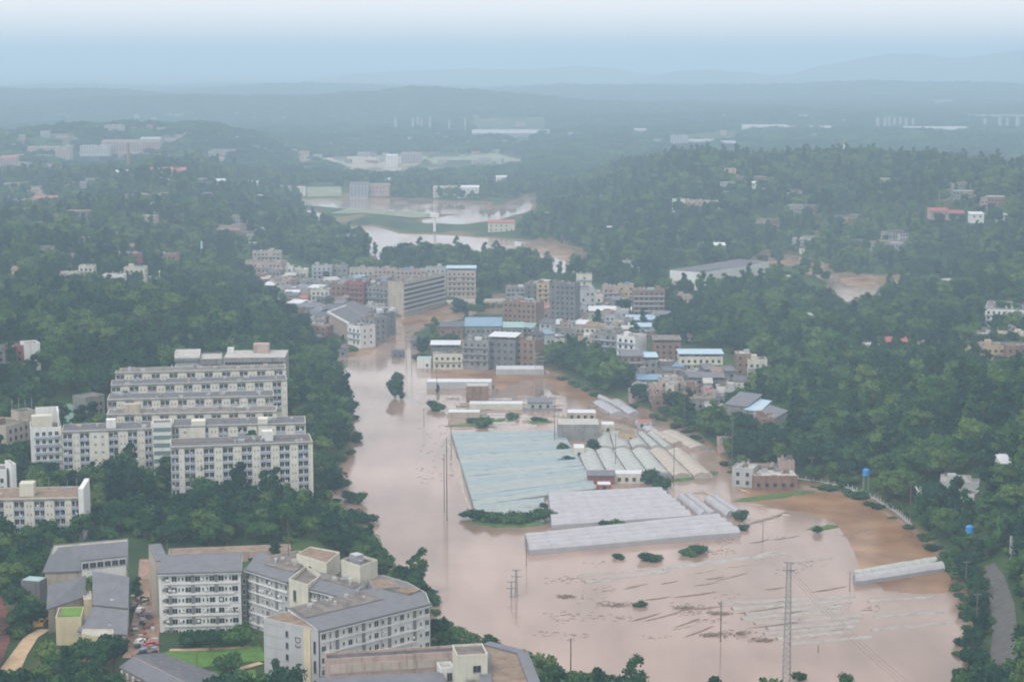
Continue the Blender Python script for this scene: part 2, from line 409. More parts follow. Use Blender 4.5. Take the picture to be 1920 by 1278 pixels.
def crown_mesh(name, seed, lobes, leaves, ls, m, shape='round'):
    """crown of many leaf clump faces spread over uneven lobes; unit: metres, base of the trunk at z = 0"""
    r = np.random.RandomState(seed); V = []; Fc = []
    L = []
    for k in range(lobes):
        if shape == 'round':
            a = r.rand() * 6.28; q = r.rand() ** .5 * 2.5; zc = 6 + r.rand() * 3.4 - q * .35; rr = 1.3 + r.rand() * 1.3
        elif shape == 'tall':
            a = r.rand() * 6.28; q = r.rand() ** .5 * 1.4; zc = 4 + 8.5 * (k + .5) / lobes; rr = (1.0 + r.rand() * .8) * (1.25 - .45 * (k / lobes))
        elif shape == 'bush':
            a = r.rand() * 6.28; q = r.rand() ** .5 * 1.9; zc = .9 + r.rand() * 1.2; rr = .8 + r.rand() * .7
        elif shape == 'grove':
            a = r.rand() * 6.28; q = r.rand() ** .5 * 11; zc = 4 + r.rand() * 5 - q * .15; rr = 2.4 + r.rand() * 2.4
        L.append((q * math.cos(a), q * math.sin(a), zc, rr))
    n_each = leaves // lobes
    for (x, y_, z, rr) in L:
        # shaded body of the lobe
        k = len(V); rings = 4; seg = 7
        for i in range(rings + 1):
            ph = math.pi * i / rings
            for j in range(seg):
                t = 2 * math.pi * j / seg; q = rr * .72 * (1 + .25 * (r.rand() - .5))
                V.append((x + q * math.sin(ph) * math.cos(t), y_ + q * math.sin(ph) * math.sin(t), z + q * .85 * math.cos(ph)))
        for i in range(rings):
            for j in range(seg):
                a0 = k + i * seg + j; a1 = k + i * seg + (j + 1) % seg
                Fc.append((a0, a0 + seg, a1 + seg, a1))
        for i in range(n_each):
            d = r.randn(3); d /= np.linalg.norm(d); d[2] = abs(d[2]) * 1.0 if r.rand() < .8 else d[2]
            q = rr * (.72 + .42 * r.rand()); c = np.array((x, y_, z)) + d * q * np.array((1, 1, .85))
            nn = d * .6 + r.randn(3) * .5; nn /= np.linalg.norm(nn)
            t1 = np.cross(nn, r.randn(3)); t1 /= np.linalg.norm(t1); t2 = np.cross(nn, t1)
            s1, s2 = ls * (.6 + .8 * r.rand()), ls * (.45 + .6 * r.rand())
            k = len(V)
            V += [tuple(c - t1 * s1), tuple(c - t2 * s2), tuple(c + t1 * s1 + nn * .1), tuple(c + t2 * s2)]
            Fc.append((k, k + 1, k + 2, k + 3))
    me = bpy.data.meshes.new(name); me.from_pydata(V, [], Fc); me.materials.append(m); me.update(); return me

def trunk_mesh(name, seed, h, r0, limbs):
    r = random.Random(seed); b = MB(); p = Vector((0, 0, -1.2)); pts = []
    for i in range(4):
        q = p + Vector((r.uniform(-.2, .2), r.uniform(-.2, .2), h / 4 + (.3 if i == 0 else 0)))
        b.tube(p, q, r0 * (1 - .18 * i), r0 * (1 - .18 * (i + 1)), 6); p = q; pts.append(q)
    for i in range(limbs):
        a = 6.28 * i / limbs + r.random(); s = pts[1 + i % 3]
        b.tube(s, s + Vector((math.cos(a) * 1.6, math.sin(a) * 1.6, 1.5 + r.random())), r0 * .4, r0 * .15, 5)
    return b.mesh(name, BARK)

CROWNS = [crown_mesh('crown_round', 1, 11, 760, .42, LEAF), crown_mesh('crown_broad', 2, 13, 820, .45, LEAF), crown_mesh('crown_tall', 3, 9, 620, .40, LEAF_D, 'tall'),
          crown_mesh('crown_light', 4, 11, 720, .42, LEAF_Y), crown_mesh('crown_dark', 5, 12, 760, .42, LEAF_D), crown_mesh('crown_slim', 6, 8, 560, .38, LEAF, 'tall')]
BUSH = crown_mesh('crown_bush', 7, 8, 420, .28, LEAF, 'bush')
TRUNKS = [trunk_mesh('trunk_a', 1, 6.5, .28, 5), trunk_mesh('trunk_b', 2, 7, .3, 5), trunk_mesh('trunk_c', 3, 9, .22, 4)]
GROVES = [crown_mesh('grove_a', 11, 34, 1500, .9, LEAF, 'grove'), crown_mesh('grove_b', 12, 34, 1500, .9, LEAF_D, 'grove'), crown_mesh('grove_c', 13, 30, 1400, .9, LEAF, 'grove')]
# ------------------------------------------------------------------ building kit
WM = {
 'cream': mat('cream_plaster', (.50, .485, .41), .85, .10, .25, stain=.35), 'white': mat('white_plaster', (.60, .61, .60), .85, .08, .2, stain=.35),
 'beige': mat('beige_plaster', (.38, .335, .28), .85, .12, .25, stain=.75), 'grey': mat('grey_concrete', (.22, .22, .22), .9, .2, .3, stain=.8),
 'dark': mat('dark_concrete', (.15, .15, .155), .9, .2, .3, stain=.75), 'brown': mat('brown_brick', (.22, .14, .105), .9, .2, .5, stain=.65),
 'pink': mat('pink_render', (.38, .29, .26), .85, .15, .3, stain=.65), 'red': mat('red_render', (.24, .10, .09), .85, .15, .3, stain=.65),
 'yellow': mat('yellow_render', (.52, .46, .31), .85, .1, .3, stain=.35), 'lightgrey': mat('light_grey_render', (.37, .38, .385), .85, .08, .3, stain=.3),
 'pier': mat('pale_yellow_pier', (.56, .55, .48), .85, .08, .5, stain=.3), 'tan': mat('tan_render', (.42, .33, .22), .85, .12, .3, stain=.65),
}
RM = {
 'flat': mat('weathered_roof', (.15, .135, .125), .95, .35, .35, .3), 'darkflat': mat('dark_roof_screed', (.085, .08, .085), .95, .35, .4, .3),
 'greyt': mat('grey_roof_tile', (.135, .14, .16), .75, .12, .4, .2), 'paleflat': mat('pale_roof_screed', (.36, .35, .33), .9, .15, .3),
 'bluetin': mat('blue_tin_roof', (.12, .22, .33), .45, .12, .3, spec=.5), 'paleblue': mat('pale_blue_tin_roof', (.30, .42, .52), .45, .12, .3, spec=.5),
 'whitetin': mat('white_tin_roof', (.5, .52, .56), .5, .08, .3, spec=.5), 'teal': mat('teal_tin_roof', (.25, .38, .37), .5, .12, .3, spec=.4),
 'redtin': mat('red_tin_roof', (.30, .09, .08), .6, .15, .3), 'slate': mat('slate_roof', (.10, .10, .115), .85, .3, .7, .3), 'brownroof': mat('brown_roof', (.20, .15, .115), .9, .3, .4, .3),
}
GLASS = mat('dark_window_glass', (.022, .027, .036), .18, .2, .5, spec=.5, objvar=.5)
FRAME = mat('pale_window_frame', (.50, .51, .50), .6, .05)
FRAME_D = mat('grey_window_frame', (.22, .22, .23), .6, .05)
BALC = mat('grey_blue_balcony', (.30, .34, .40), .7, .12, .4, stain=.2)
STEEL = mat('galvanised_steel', (.30, .31, .32), .5, .1, metal=.4)
DARK = mat('dark_recess', (.05, .05, .055), .9, .2)
TANKM = mat('steel_tank', (.45, .47, .50), .35, .1, metal=.6)
BLUE_CLOTH = mat('blue_cloth', (.12, .18, .32), .9)
BLUE = mat('bright_blue_paint', (.03, .22, .55), .4, .08)
OCC = []
CLEAR = []     # (x, y, r) kept free of trees

def foot(pts, z):
    P = [(W(x, y, z).x, W(x, y, z).y) for x, y in pts]
    A = sum(P[i][0] * P[(i + 1) % len(P)][1] - P[(i + 1) % len(P)][0] * P[i][1] for i in range(len(P)))
    return P if A > 0 else P[::-1]

def foot_top(xl, yl, xr, yr, z, D):
    a, b = W(xl, yl, z), W(xr, yr, z); d = Vector((b.x - a.x, b.y - a.y)); n = Vector((-d.y, d.x)).normalized() * D
    return [(a.x, a.y), (b.x, b.y), (b.x + n.x, b.y + n.y), (a.x + n.x, a.y + n.y)]

WCACHE = {}
def window_pair(w, h, fm, gm):
    k = (round(w, 2), round(h, 2), fm.name, gm.name)
    if k not in WCACHE:
        b = MB(); t = min(.11, w * .12)
        b.box(-w / 2, -.10, -h / 2, w / 2, .02, -h / 2 + t); b.box(-w / 2, -.10, h / 2 - t, w / 2, .02, h / 2)
        b.box(-w / 2, -.10, -h / 2 + t, -w / 2 + t, .02, h / 2 - t); b.box(w / 2 - t, -.10, -h / 2 + t, w / 2, .02, h / 2 - t)
        if w > 1.0: b.box(-.04, -.08, -h / 2 + t, .04, .02, h / 2 - t)
        b.box(-w / 2 - .08, -.2, -h / 2 - .09, w / 2 + .08, .02, -h / 2 - .003)
        g = MB(); g.box(-w / 2 + t * .9, -.03, -h / 2 + t * .9, w / 2 - t * .9, .015, h / 2 - t * .9)
        WCACHE[k] = (b.mesh('window', fm), g.mesh('pane', gm))
    return WCACHE[k]

class Building:
    def __init__(s, name, label, P, z0, z1, wall='cream', roof='flat', cat='building', group=None, parapet=.8, ztops=None, below=4, over=0.0, clear=True, pieces=True):
        s.P = P; OCC.append((sum(p[0] for p in P) / len(P), sum(p[1] for p in P) / len(P), max(math.dist(p, (sum(q[0] for q in P) / len(P), sum(q[1] for q in P) / len(P))) for p in P))); s.z0 = z0; s.z1 = z1; n = len(P)
        cx = sum(p[0] for p in P) / n; cyy = sum(p[1] for p in P) / n; s.c = (cx, cyy)
        s.root = thing(name, label, cat, (cx, cyy, z0), 0, group); s.L = [(p[0] - cx, p[1] - cyy) for p in P]
        s.wm = WM[wall]; h = z1 - z0; s.h = h
        b = MB(); tops = [h] * n if ztops is None else [t - z0 for t in ztops]
        b.prism(s.L, -below, tops); b.build('wall', s.wm, s.root)
        if ztops is None:
            if parapet:
                q = MB()
                for i in range(n):
                    o, ex, nn, ln = s.edge(i)
                    q.obox(o, ex, nn, .0, ln - .22, -.22, .03, h + .002, h + parapet)
                q.build('parapet', s.wm, s.root)
            r = MB(); I = s.inset(.24)
            r.prism(I, h + .004, h + .12); r.build('roof', RM[roof], s.root)
        else:
            r = MB(); O = s.inset(-over); r.prism(O, [t + .01 for t in s.off(tops)], [t + .3 for t in s.off(tops)])
            r.build('roof', RM[roof], s.root)
        if clear:
            R = max(math.hypot(*p) for p in s.L)
            for i in range(n):
                o, ex, nn, ln = s.edge(i)
                k = max(1, int(ln / 6))
                for j in range(k + 1):
                    q = j * ln / k; CLEAR.append((cx + o[0] + ex[0] * q, cyy + o[1] + ex[1] * q, 4.6))
            CLEAR.append((cx, cyy, min(R, 9)))
    def off(s, tops): return tops
    def inset(s, d):
        n = len(s.L); out = []
        for i in range(n):
            a, b, c = Vector(s.L[i - 1]), Vector(s.L[i]), Vector(s.L[(i + 1) % n])
            e1 = (b - a).normalized(); e2 = (c - b).normalized()
            n1 = Vector((-e1.y, e1.x)); n2 = Vector((-e2.y, e2.x)); m = (n1 + n2)
            m = m / max(m.length_squared, .3) * 2
            out.append((b.x + m.x * d, b.y + m.y * d))
        return out
    def edge(s, i):
        a, b = s.L[i], s.L[(i + 1) % len(s.L)]; ln = math.hypot(b[0] - a[0], b[1] - a[1]); ex = ((b[0] - a[0]) / ln, (b[1] - a[1]) / ln)
        return a, ex, (ex[1], -ex[0]), ln      # origin, along, outward
    def front(s):
        """edge facing the camera most"""
        best = 0; bv = -9
        for i in range(len(s.L)):
            o, ex, nn, ln = s.edge(i)
            mx = s.c[0] + o[0] + ex[0] * ln / 2; my = s.c[1] + o[1] + ex[1] * ln / 2
            v = -(nn[0] * mx + nn[1] * my) / math.hypot(mx, my) * ln
            if v > bv: bv, best = v, i
        return best
    def win(s, i, q, z, w=1.4, h=1.6, out=0.0, fm=None, gm=None, name='window'):
        o, ex, nn, ln = s.edge(i); f, g = window_pair(w, h, fm or FRAME, gm or GLASS)
        a = math.atan2(ex[1], ex[0])
        x = link(name, f, s.root, (o[0] + ex[0] * q + nn[0] * out, o[1] + ex[1] * q + nn[1] * out, z), a)
        link('pane', g, x)
        return x
    def bar(s, name, i, q0, q1, z0, z1, d0, d1, m, kind=None):
        """box on facade i from q0 to q1 along it, z0 to z1, d0 to d1 outward"""
        o, ex, nn, ln = s.edge(i); b = MB(); b.obox(o, ex, nn, q0, q1, d0, d1, z0, z1)
        return b.build(name, m, s.root, kind=kind)
    def box(s, name, c, w, d, z0, h, m, rz=None, mats=None):
        i = s.front(); o, ex, nn, ln = s.edge(i); b = MB()
        b.obox(o, ex, nn, c[0], c[0] + w, -c[1] - d, -c[1], z0, z0 + h)
        return b.build(name, m, s.root)
    def mass_windows(s, i, floors, cols, fh, w=1.3, h=1.4, zb=1.0, m0=1.0, skip=.0, seed=1, name='window_panes', out=.03):
        """windows too small to pick apart singly: real boxes joined"""
        o, ex, nn, ln = s.edge(i); b = MB(); r = random.Random(seed)
        for f in range(floors):
            for c in range(cols):
                if r.random() < skip: continue
                q = m0 + (ln - 2 * m0) * (c + .5) / cols; z = zb + f * fh
                b.cur = 0; b.obox(o, ex, nn, q - w / 2, q + w / 2, -.1, out, z, z + h)
                b.cur = 1; b.obox(o, ex, nn, q - w / 2 - .1, q + w / 2 + .1, -.1, out + .12, z - .14, z - .01)
        if b.v: b.build(name, [GLASS, FRAME_D], s.root, kind='stuff')

def dorm(name, label, xl, yl, xr, yr, zt, D, z0, bays, px0, pxw, baypx, floors, fh=3.0, roof='flat', wfl=None, group='long dormitory blocks in parallel rows'):
    """block with yellowish piers and recessed bays; bays = list of bay centres in photograph px from the left corner"""
    P = foot_top(xl, yl, xr, yr, zt, D)
    b = Building(name, label, P, z0, zt, 'cream', roof, 'dormitory', group, parapet=.25)
    i = 0; o, ex, nn, ln = b.edge(0); k = ln / (xr - xl); hh = zt - z0
    wfl = floors if wfl is None else wfl
    ed = [0.0]
    for c in bays:
        a0, a1 = max(0, (c - baypx / 2) * k), min(ln, (c + baypx / 2) * k)
        ed += [a0, a1]
    ed.append(ln)
    lowz = hh - wfl * fh - .6
    for j in range(0, len(ed), 2):
        if ed[j + 1] - ed[j] > .3:
            b.bar('pier', 0, ed[j], ed[j + 1], -3, hh - .36, .001, .75, WM['pier'])
            v = MB(); w = ed[j + 1] - ed[j]
            if w > 1.5:
                for f in range(wfl):
                    z = hh - .9 - (f + 1) * fh + 1.1
                    for q in ((.2, .42), (.58, .8))[:2 if w > 2 else 1]:
                        v.obox(o, ex, nn, ed[j] + w * (q[0] + .04), ed[j] + w * (q[1] - .04), .7, .8, z, z + .9)
                v.build('vent_windows', FRAME_D, b.root, kind='stuff')
    b.bar('cornice', 0, -.1, ln + .1, hh - .35, hh + .12, .032, 1.0, WM['grey'])
    for c in bays:
        a0, a1 = max(0, (c - baypx / 2) * k), min(ln, (c + baypx / 2) * k); w = a1 - a0
        for f in range(wfl):
            z = hh - .9 - (f + 1) * fh
            b.bar('balcony', 0, a0 + .003, a1 - .003, z, z + .95, .3, .62, BALC)
            nw = 2 if w > 2.4 else 1
            for t in range(nw):
                q = a0 + w * (t + .5) / nw
                b.win(0, q, z + 1.95, w / nw - .3, 1.9, 0)
    rr = random.Random(int(xl) + 5); m = MB()
    for t in range(int(ln * .9)):
        c = rr.choice(bays); q = max(.3, min(ln - 1.2, (c + rr.uniform(-.4, .3) * baypx) * k)); f = rr.randrange(wfl); z = hh - .9 - (f + 1) * fh + 1.0
        m.cur = rr.randrange(3); m.obox(o, ex, nn, q, q + rr.uniform(.4, 1.1), .32, .4, z + .1, z + rr.uniform(.5, 1.0))
    m.build('laundry', [WM['red'], WM['white'], BLUE_CLOTH], b.root, kind='stuff')
    for t in range(int(ln / 5)):
        q = rr.uniform(1, ln - 3); d = rr.uniform(1, D - 3); w = rr.uniform(.6, 2.4)
        b.box('roof_unit', (q, d), w, rr.uniform(.6, 1.6), b.h + .12, rr.uniform(.4, 1.3), rr.choice([WM['grey'], WM['lightgrey'], TANKM, WM['beige']]))
    return b
# ------------------------------------------------------------------ campus on the left bank
PITCH = 35.5
d0 = dorm('dormitory', 'longest pale yellow dormitory, its six rows of balconies facing the camera above dark trees', 320, 838, 586, 828, 35, 15, 13,
          [5] + [35 + PITCH * k for k in range(7)], 0, 0, 20, 7, roof='slate')
d0.box('stair_head', (33.5, 4), 4, 4, d0.h + .12, 3.6, WM['white'])
d0.box('roof_ridge', (.5, 6.6), 50, .5, d0.h + .12, .35, RM['brownroof'])
d1 = dorm('dormitory', 'dormitory directly behind the longest one, two pale stair houses rising through its roof edge', 322, 799, 573, 793, 35, 14, 14,
          [4, 60, 96, 132, 168, 204, 240], 0, 0, 18, 3, roof='slate')
d1.box('stair_head', (7.5, -.9), 5.3, 5, d1.h - 4.6, 6.6, WM['pier']); d1.box('stair_head', (33, -.9), 3.8, 5, d1.h - 4.4, 6.6, WM['pier'])
d1b = dorm('dormitory', 'low left wing of the dormitory rows beside the striped stair tower', 116, 809, 284, 803, 35, 14, 14,
           [10, 42, 96, 132, 164], 0, 0, 18, 5, roof='slate')
d1b.box('stair_head', (16.5, 3), 3.6, 4, d1b.h + .12, 3.2, WM['white'])
d2 = dorm('dormitory', 'dormitory row showing only a broken line of white wall pieces under its roof', 200, 777, 518, 771, 35, 12, 14,
          [10 + 32.5 * k for k in range(10)], 0, 0, 18, 2, roof='flat')
d2.box('stair_head', (7, 1), 6, 4, d2.h - .5, 4.2, WM['beige'])
d3 = dorm('dormitory', 'fourth dormitory row from the front, short at its right end before a taller block', 201, 749, 513, 742, 36, 13, 15,
          [9 + 32.8 * k for k in range(10)], 0, 0, 17, 2, roof='slate')
d4 = dorm('dormitory', 'fifth dormitory row from the front with three floors open at its right end', 208, 722, 538, 712, 37, 12, 15,
          [9 + 33.5 * k for k in range(10)], 0, 0, 17, 4, roof='slate')
d5 = dorm('dormitory', 'rearmost of the dormitory rows with window bays, pale green end wall on its right', 216, 699, 536, 691, 38, 12, 16,
          [9 + 33 * k for k in range(10)], 0, 0, 16, 2, roof='flat')
# hall behind the rows
P = foot_top(418, 672, 535, 671, 36, 24)
b = Building('hall', 'big flat grey roofed hall closing the top of the dormitory rows', P, 16, 36, 'grey', 'paleflat', parapet=.35)
b.mass_windows(0, 2, 18, 3.2, 1.3, 2.0, zb=13)
b.box('stair_head', (13, 15), 7.5, 6, b.h + .12, 4.2, WM['pink']); b.box('water_tank', (.6, 16), 3, 3, b.h + .12, 2.4, WM['white'])
P = foot_top(327, 670, 374, 669, 36, 20)
b = Building('annex', 'small white fronted annex left of the big grey roofed hall', P, 16, 36, 'white', 'paleflat'); b.bar('sunshade', 0, 0, 11.5, b.h - 1.6, b.h - .3, .05, 1.5, WM['grey'])
P = foot_top(375, 676, 417, 675, 34.5, 20)
b = Building('annex', 'low grey link building between white annex and big grey roofed hall', P, 16, 34.5, 'grey', 'paleflat'); b.mass_windows(0, 2, 6, 3, 1.2, 1.5, zb=12)
# striped stair tower
P = foot_top(286, 797, 321, 796, 36.5, 9)
b = Building('stair_tower', 'striped stair tower with grey green window bands between two dormitories', P, 13, 36.5, 'white', 'flat')
for f in range(7): b.bar('window_band', 0, .25, 6.9, b.h - 2.6 - f * 3.05, b.h - 1.0 - f * 3.05, .01, .1, mat('grey_green_glass', (.14, .20, .19), .3, .1))
# left cluster
P = foot_top(58, 806, 115, 803, 35, 14)
b = Building('dormitory', 'narrow framed block at the left end of the dormitory rows, white roof frame on top', P, 14, 35, 'white', 'flat', cat='dormitory')
for f in range(5):
    b.bar('balcony', 0, 1.2, 10.6, b.h - 3.6 - f * 3.1, b.h - 2.7 - f * 3.1, .02, .7, BALC)
    for t in range(4): b.win(0, 2.3 + t * 2.4, b.h - 1.75 - f * 3.1, 1.5, 1.7)
b.box('stair_head', (.5, 2.5), 7.6, 4.5, b.h + .12, 4.6, WM['cream'])
b.box('roof_wall', (2.2, 13), 8.8, .5, b.h + .12, 6.2, WM['white']); b.box('roof_wall', (10.2, 2), .5, 10.9, b.h + .12, 6.2, WM['white'])
P = foot_top(11, 802, 57, 790, 33, 13)
b = Building('house_block', 'brownish older block with cluttered roof at the far left of the dormitory rows', P, 14, 33, 'beige', 'flat')
b.mass_windows(0, 5, 4, 3.1, 1.2, 1.5, zb=4); b.box('roof_shed', (2, 2), 5, 5, b.h + .12, 2.4, WM['brown'])
P = foot_top(35, 776, 66, 772, 36, 7)
b = Building('house_block', 'small rooftop cluttered block with thin masts behind the brownish older block', P, 15, 36, 'beige', 'darkflat')
for t in range(4): m = MB(); m.tube((-4 + 2.6 * t, -1, b.h), (-4 + 2.6 * t, -1, b.h + 5 + t % 2), .12); m.build('mast', STEEL, b.root)
P = foot_top(160, 748, 196, 742, 30, 9)
b = Building('house_block', 'weathered grey house between the sports ground and the dormitory rows', P, 14, 30, 'grey', 'flat')
b.mass_windows(0, 4, 4, 3.1, 1.1, 1.4, zb=3)
# dormitory at the lower left edge
dB = dorm('dormitory', 'pale yellow dormitory cut by the left edge of the picture, antennas on its roof', -45, 937, 148, 933, 27.5, 17, 5,
          [4 + 38.2 * k for k in range(5)] + [189], 0, 0, 20, 7, roof='brownroof')
lB = dB.edge(0)[3]; dB.bar('end_wall', 0, lB + .01, lB + 1.7, -2, dB.h + 3.4, -15, 1.2, WM['white'])
dB.box('stair_head', (13.9, 3.5), 4.8, 5, dB.h + .12, 4.4, WM['cream'])
for t in range(7):
    m = MB(); m.tube((dB.L[0][0] + 15 + t * 3.2, dB.L[0][1] + 14, dB.h), (dB.L[0][0] + 15 + t * 3.2, dB.L[0][1] + 14, dB.h + 2.6 + (t * 7 % 3)), .09); m.build('antenna', STEEL, dB.root)
P = foot_top(-20, 884, 12, 883, 29, 9)
b = Building('stair_tower', 'white stair block at the left edge behind the edge dormitory', P, 8, 29, 'white', 'flat'); b.mass_windows(0, 6, 3, 3, 1, 1.4, zb=2)
P = foot_top(21, 874, 30, 873, 31, 8)
b = Building('stair_tower', 'slender white tower slab beside the white stair block at the left edge', P, 8, 31, 'white', 'flat')

# front white block
P = foot_top(297, 1075, 451, 1071, 29.5, 12)
A = Building('apartment_block', 'white six storey apartment block with dark vertical shafts above the lawn', P, 11, 29.5, 'white', 'greyt', cat='apartment block', parapet=0,
             ztops=[29.5, 29.5, 31.6, 31.6], over=.0)
o, ex, nn, LA = A.edge(0); kA = LA / 154.0
A.bar('eave', 0, -.3, LA + .3, A.h - .15, A.h + .42, .01, .9, RM['greyt']); A.bar('gutter', 0, -.3, LA + .3, A.h - .32, A.h - .16, .5, .96, WM['white'])
shafts = [(318, 1, 5), (361, 0, 4), (405, 0, 1), (406, 4, 5)]
for sx, f0, f1 in shafts:
    A.bar('shaft', 0, (sx - 300.5) * kA, (sx - 294) * kA, A.h - 3.15 * (f1 + 1) + .5, A.h - 3.15 * f0 - .5, .01, .35, mat('grey_tile_shaft', (.17, .165, .17), .6, .1))
wx = [(306, .9), (309.5, 0), (311, 1.6), (326, 1.6), (335, .5), (342, .6), (352, 1.8), (370, 1.6), (380, .5), (388, .5), (397, 1.7), (414, 1.7), (423, .6), (431, .6), (440, 1.8)]
for f in range(6):
    z = A.h - 3.15 * f - 1.75
    for x, w in wx:
        if w: A.win(0, (x - 297) * kA, z, w, 1.7 if w > 1 else 1.1)
    A.bar('floor_band', 0, (8 + (f % 2) * 5) * kA, (150 - (f % 3) * 9) * kA, z - 1.55, z - 1.0, .02, .38, WM['white'])
A.bar('plinth', 0, 0, LA, -3, .6, .02, .3, WM['lightgrey'])
def fit_out(b, i, n, seed, zlo=2):
    rr = random.Random(seed); ln = b.edge(i)[3]
    for t in range(n):
        q = rr.uniform(.6, ln - 1.4); z = b.h - .95 - 3.15 * rr.randrange(5) - rr.uniform(.9, 1.4)
        b.bar('ac_unit', i, q, q + .85, z, z + .6, .02, .42, WM['white'])
    for t in range(3):
        q = rr.uniform(1, ln - 1); b.bar('drain_pipe', i, q, q + .12, 0, b.h - .5, .02, .14, WM['grey'])
fit_out(A, 0, 16, 3)
P = foot_top(292, 1053, 316, 1051, 29.2, 16)
b = Building('roof_wing', 'narrow grey roofed wing running back from left end of the white apartment block', P, 11, 29.2, 'beige', 'greyt', parapet=0, ztops=[29.2, 29.2, 30.2, 30.2])
P = foot_top(452, 1078, 461, 1077, 28, 9)
b = Building('link_block', 'dark recessed link between white apartment block and angled wing', P, 10, 28, 'dark', 'darkflat', parapet=.2)
for f in range(5): b.win(0, .85, b.h - 1.8 - f * 3.15, .9, 1.6)
P = foot_top(316, 1041, 545, 1032, 16, 7)
b = Building('long_low_building', 'long low pinkish building with brown roof edge behind the white apartment block', P, 11, 16, 'pink', 'brownroof', parapet=.5)
b.mass_windows(0, 1, 8, 3, 2.2, 1.1, zb=2.0)

def winged(label, pts, zt, z0, wall, roof, edge_cols, floors, rise=1.6, name='apartment_wing', fh=3.1, shaft_every=4, w=1.3, group=None, ftop=0):
    """wing with a sloping tiled roof; pts[0] -> pts[1] is the windowed front (photograph px at roof height)"""
    P = [(W(x, y, zt).x, W(x, y, zt).y) for x, y in pts]
    A_ = sum(P[i][0] * P[(i + 1) % len(P)][1] - P[(i + 1) % len(P)][0] * P[i][1] for i in range(len(P)))
    assert A_ > 0, label
    n = len(pts)
    zz = [zt, zt] + [zt + rise] * (n - 2)
    b = Building(name, label, P, z0, zt, wall, roof, 'apartment wing', group, parapet=0, ztops=zz)
    o, ex, nn, ln = b.edge(0)
    b.bar('eave', 0, -.2, ln + .2, b.h - .15, b.h + .42, .01, .8, RM[roof]); b.bar('gutter', 0, -.2, ln + .2, b.h - .36, b.h - .16, .4, .86, WM['white'])
    sh = mat('grey_tile_shaft', (.17, .165, .17), .6, .1)
    for f in range(floors):
        z = b.h - fh * (f + ftop) - 1.7
        for c in range(edge_cols):
            q = ln * (c + .5) / edge_cols
            if c % shaft_every == 2:
                if f % 3 != 0 or f == 0: b.bar('shaft', 0, q - .45, q + .45, z - fh + 1.6, z + 1.5, .01, .3, sh)
                continue
            ww = w if c % 2 == 0 else w * .45
            b.win(0, q, z, ww, 1.6 if c % 2 == 0 else 1.1)
        b.bar('floor_band', 0, .3 + (f % 2), ln - .5 - (f % 3) * 2, z - 1.5, z - 1.0, .02, .36, WM['white'])
    return b
w1 = winged('grey roofed wing angled towards the camera right of the white apartment block', [(461, 1067), (541, 1092), (573, 1067), (483, 1046)], 29, 10, 'lightgrey', 'greyt', 9, 6)
w2 = winged('second angled grey roofed wing, only its top floors showing behind the numbered end wall', [(578, 1103), (650, 1121), (687, 1109), (603, 1084)], 29, 10, 'lightgrey', 'greyt', 9, 5)
Pg = foot([(541.5, 1092), (577.5, 1103), (602, 1085), (573.5, 1067.5)], 29.6)
b = Building('gable_block', 'cream gable block with one tall window between the two angled grey roofed wings', Pg, 10, 29.6, 'cream', 'flat', parapet=1.2)
b.win(b.front(), 2.6, b.h - 3.2, 1.3, 3.2, fm=FRAME_D)
Pr = foot([(486, 1044), (575, 1066), (604, 1083), (690, 1108), (700, 1100), (690, 1062), (560, 1031)], 28)
b = Building('courtyard_block', 'flat weathered roof between the cream stair houses and the grey roofed wings', Pr, 10, 27.5, 'beige', 'flat', parapet=.5)
P = foot([(556, 1041), (612, 1058), (637, 1037), (582, 1027)], 33)
b = Building('stair_house', 'cream stair house with one dark window on the courtyard roof, left of the taller one', P, 24, 33, 'cream', 'brownroof', parapet=.5)
b.win(b.front(), 6.2, b.h - 2.6, 1.5, 1.6)
P = foot([(640, 1054), (675, 1066), (708, 1054), (668, 1043)], 34)
b = Building('stair_house', 'taller cream stair house with rooftop clutter standing against the brown water', P, 10, 34, 'cream', 'darkflat', parapet=.9)
b.box('water_tank', (1.2, 2), 3.2, 2.6, b.h + .12, 2.4, TANKM); b.box('solar_heater', (5, 1.6), 1.8, 1.4, b.h + .12, 1.4, FRAME_D)
d3 = winged('white apartment block with many small windows, grey tiled roof, front facing the river', [(600, 1183), (806, 1132), (705, 1108), (540, 1147)], 30, 10, 'white', 'greyt', 17, 6, rise=.9, name='apartment_block', w=1.5, fh=3.15)
def deck(b, t0, t1, s0, s1, rise, seed):
    A_, B_, C_, D_ = [Vector(q) for q in b.L[:4]]; lo, hi = b.h, b.h + rise
    def P_(s, t): q = A_.lerp(B_, s).lerp(D_.lerp(C_, s), t); return (q.x, q.y, lo + (hi - lo) * t + .34)
    q = [P_(s0, t0), P_(s1, t0), P_(s1, t1), P_(s0, t1)]; m = MB(); m.prism([p[:2] for p in q], [p[2] - .03 for p in q], [p[2] + .22 for p in q]); m.build('roof_deck', RM['flat'], b.root)
    rr = random.Random(seed)
    for k in range(9):
        p = P_(rr.uniform(s0 + .04, s1 - .08), rr.uniform(t0 + .08, t1 - .08)); w = rr.uniform(.5, 1.6); m = MB(); m.box(p[0], p[1], p[2] + .1, p[0] + w, p[1] + rr.uniform(.5, 1.2), p[2] + rr.uniform(.5, 1.3)); m.build('roof_unit', rr.choice([WM['grey'], TANKM, WM['beige'], WM['lightgrey']]), b.root)
deck(d3, .5, .97, .02, .8, .9, 1); deck(w1, .45, .97, .3, .97, 1.6, 2); deck(w2, .6, .97, .1, .9, 1.6, 3)
for b_, i__ in ((w1, 0), (d3, 0)): fit_out(b_, i__, 12, 7 + i__)
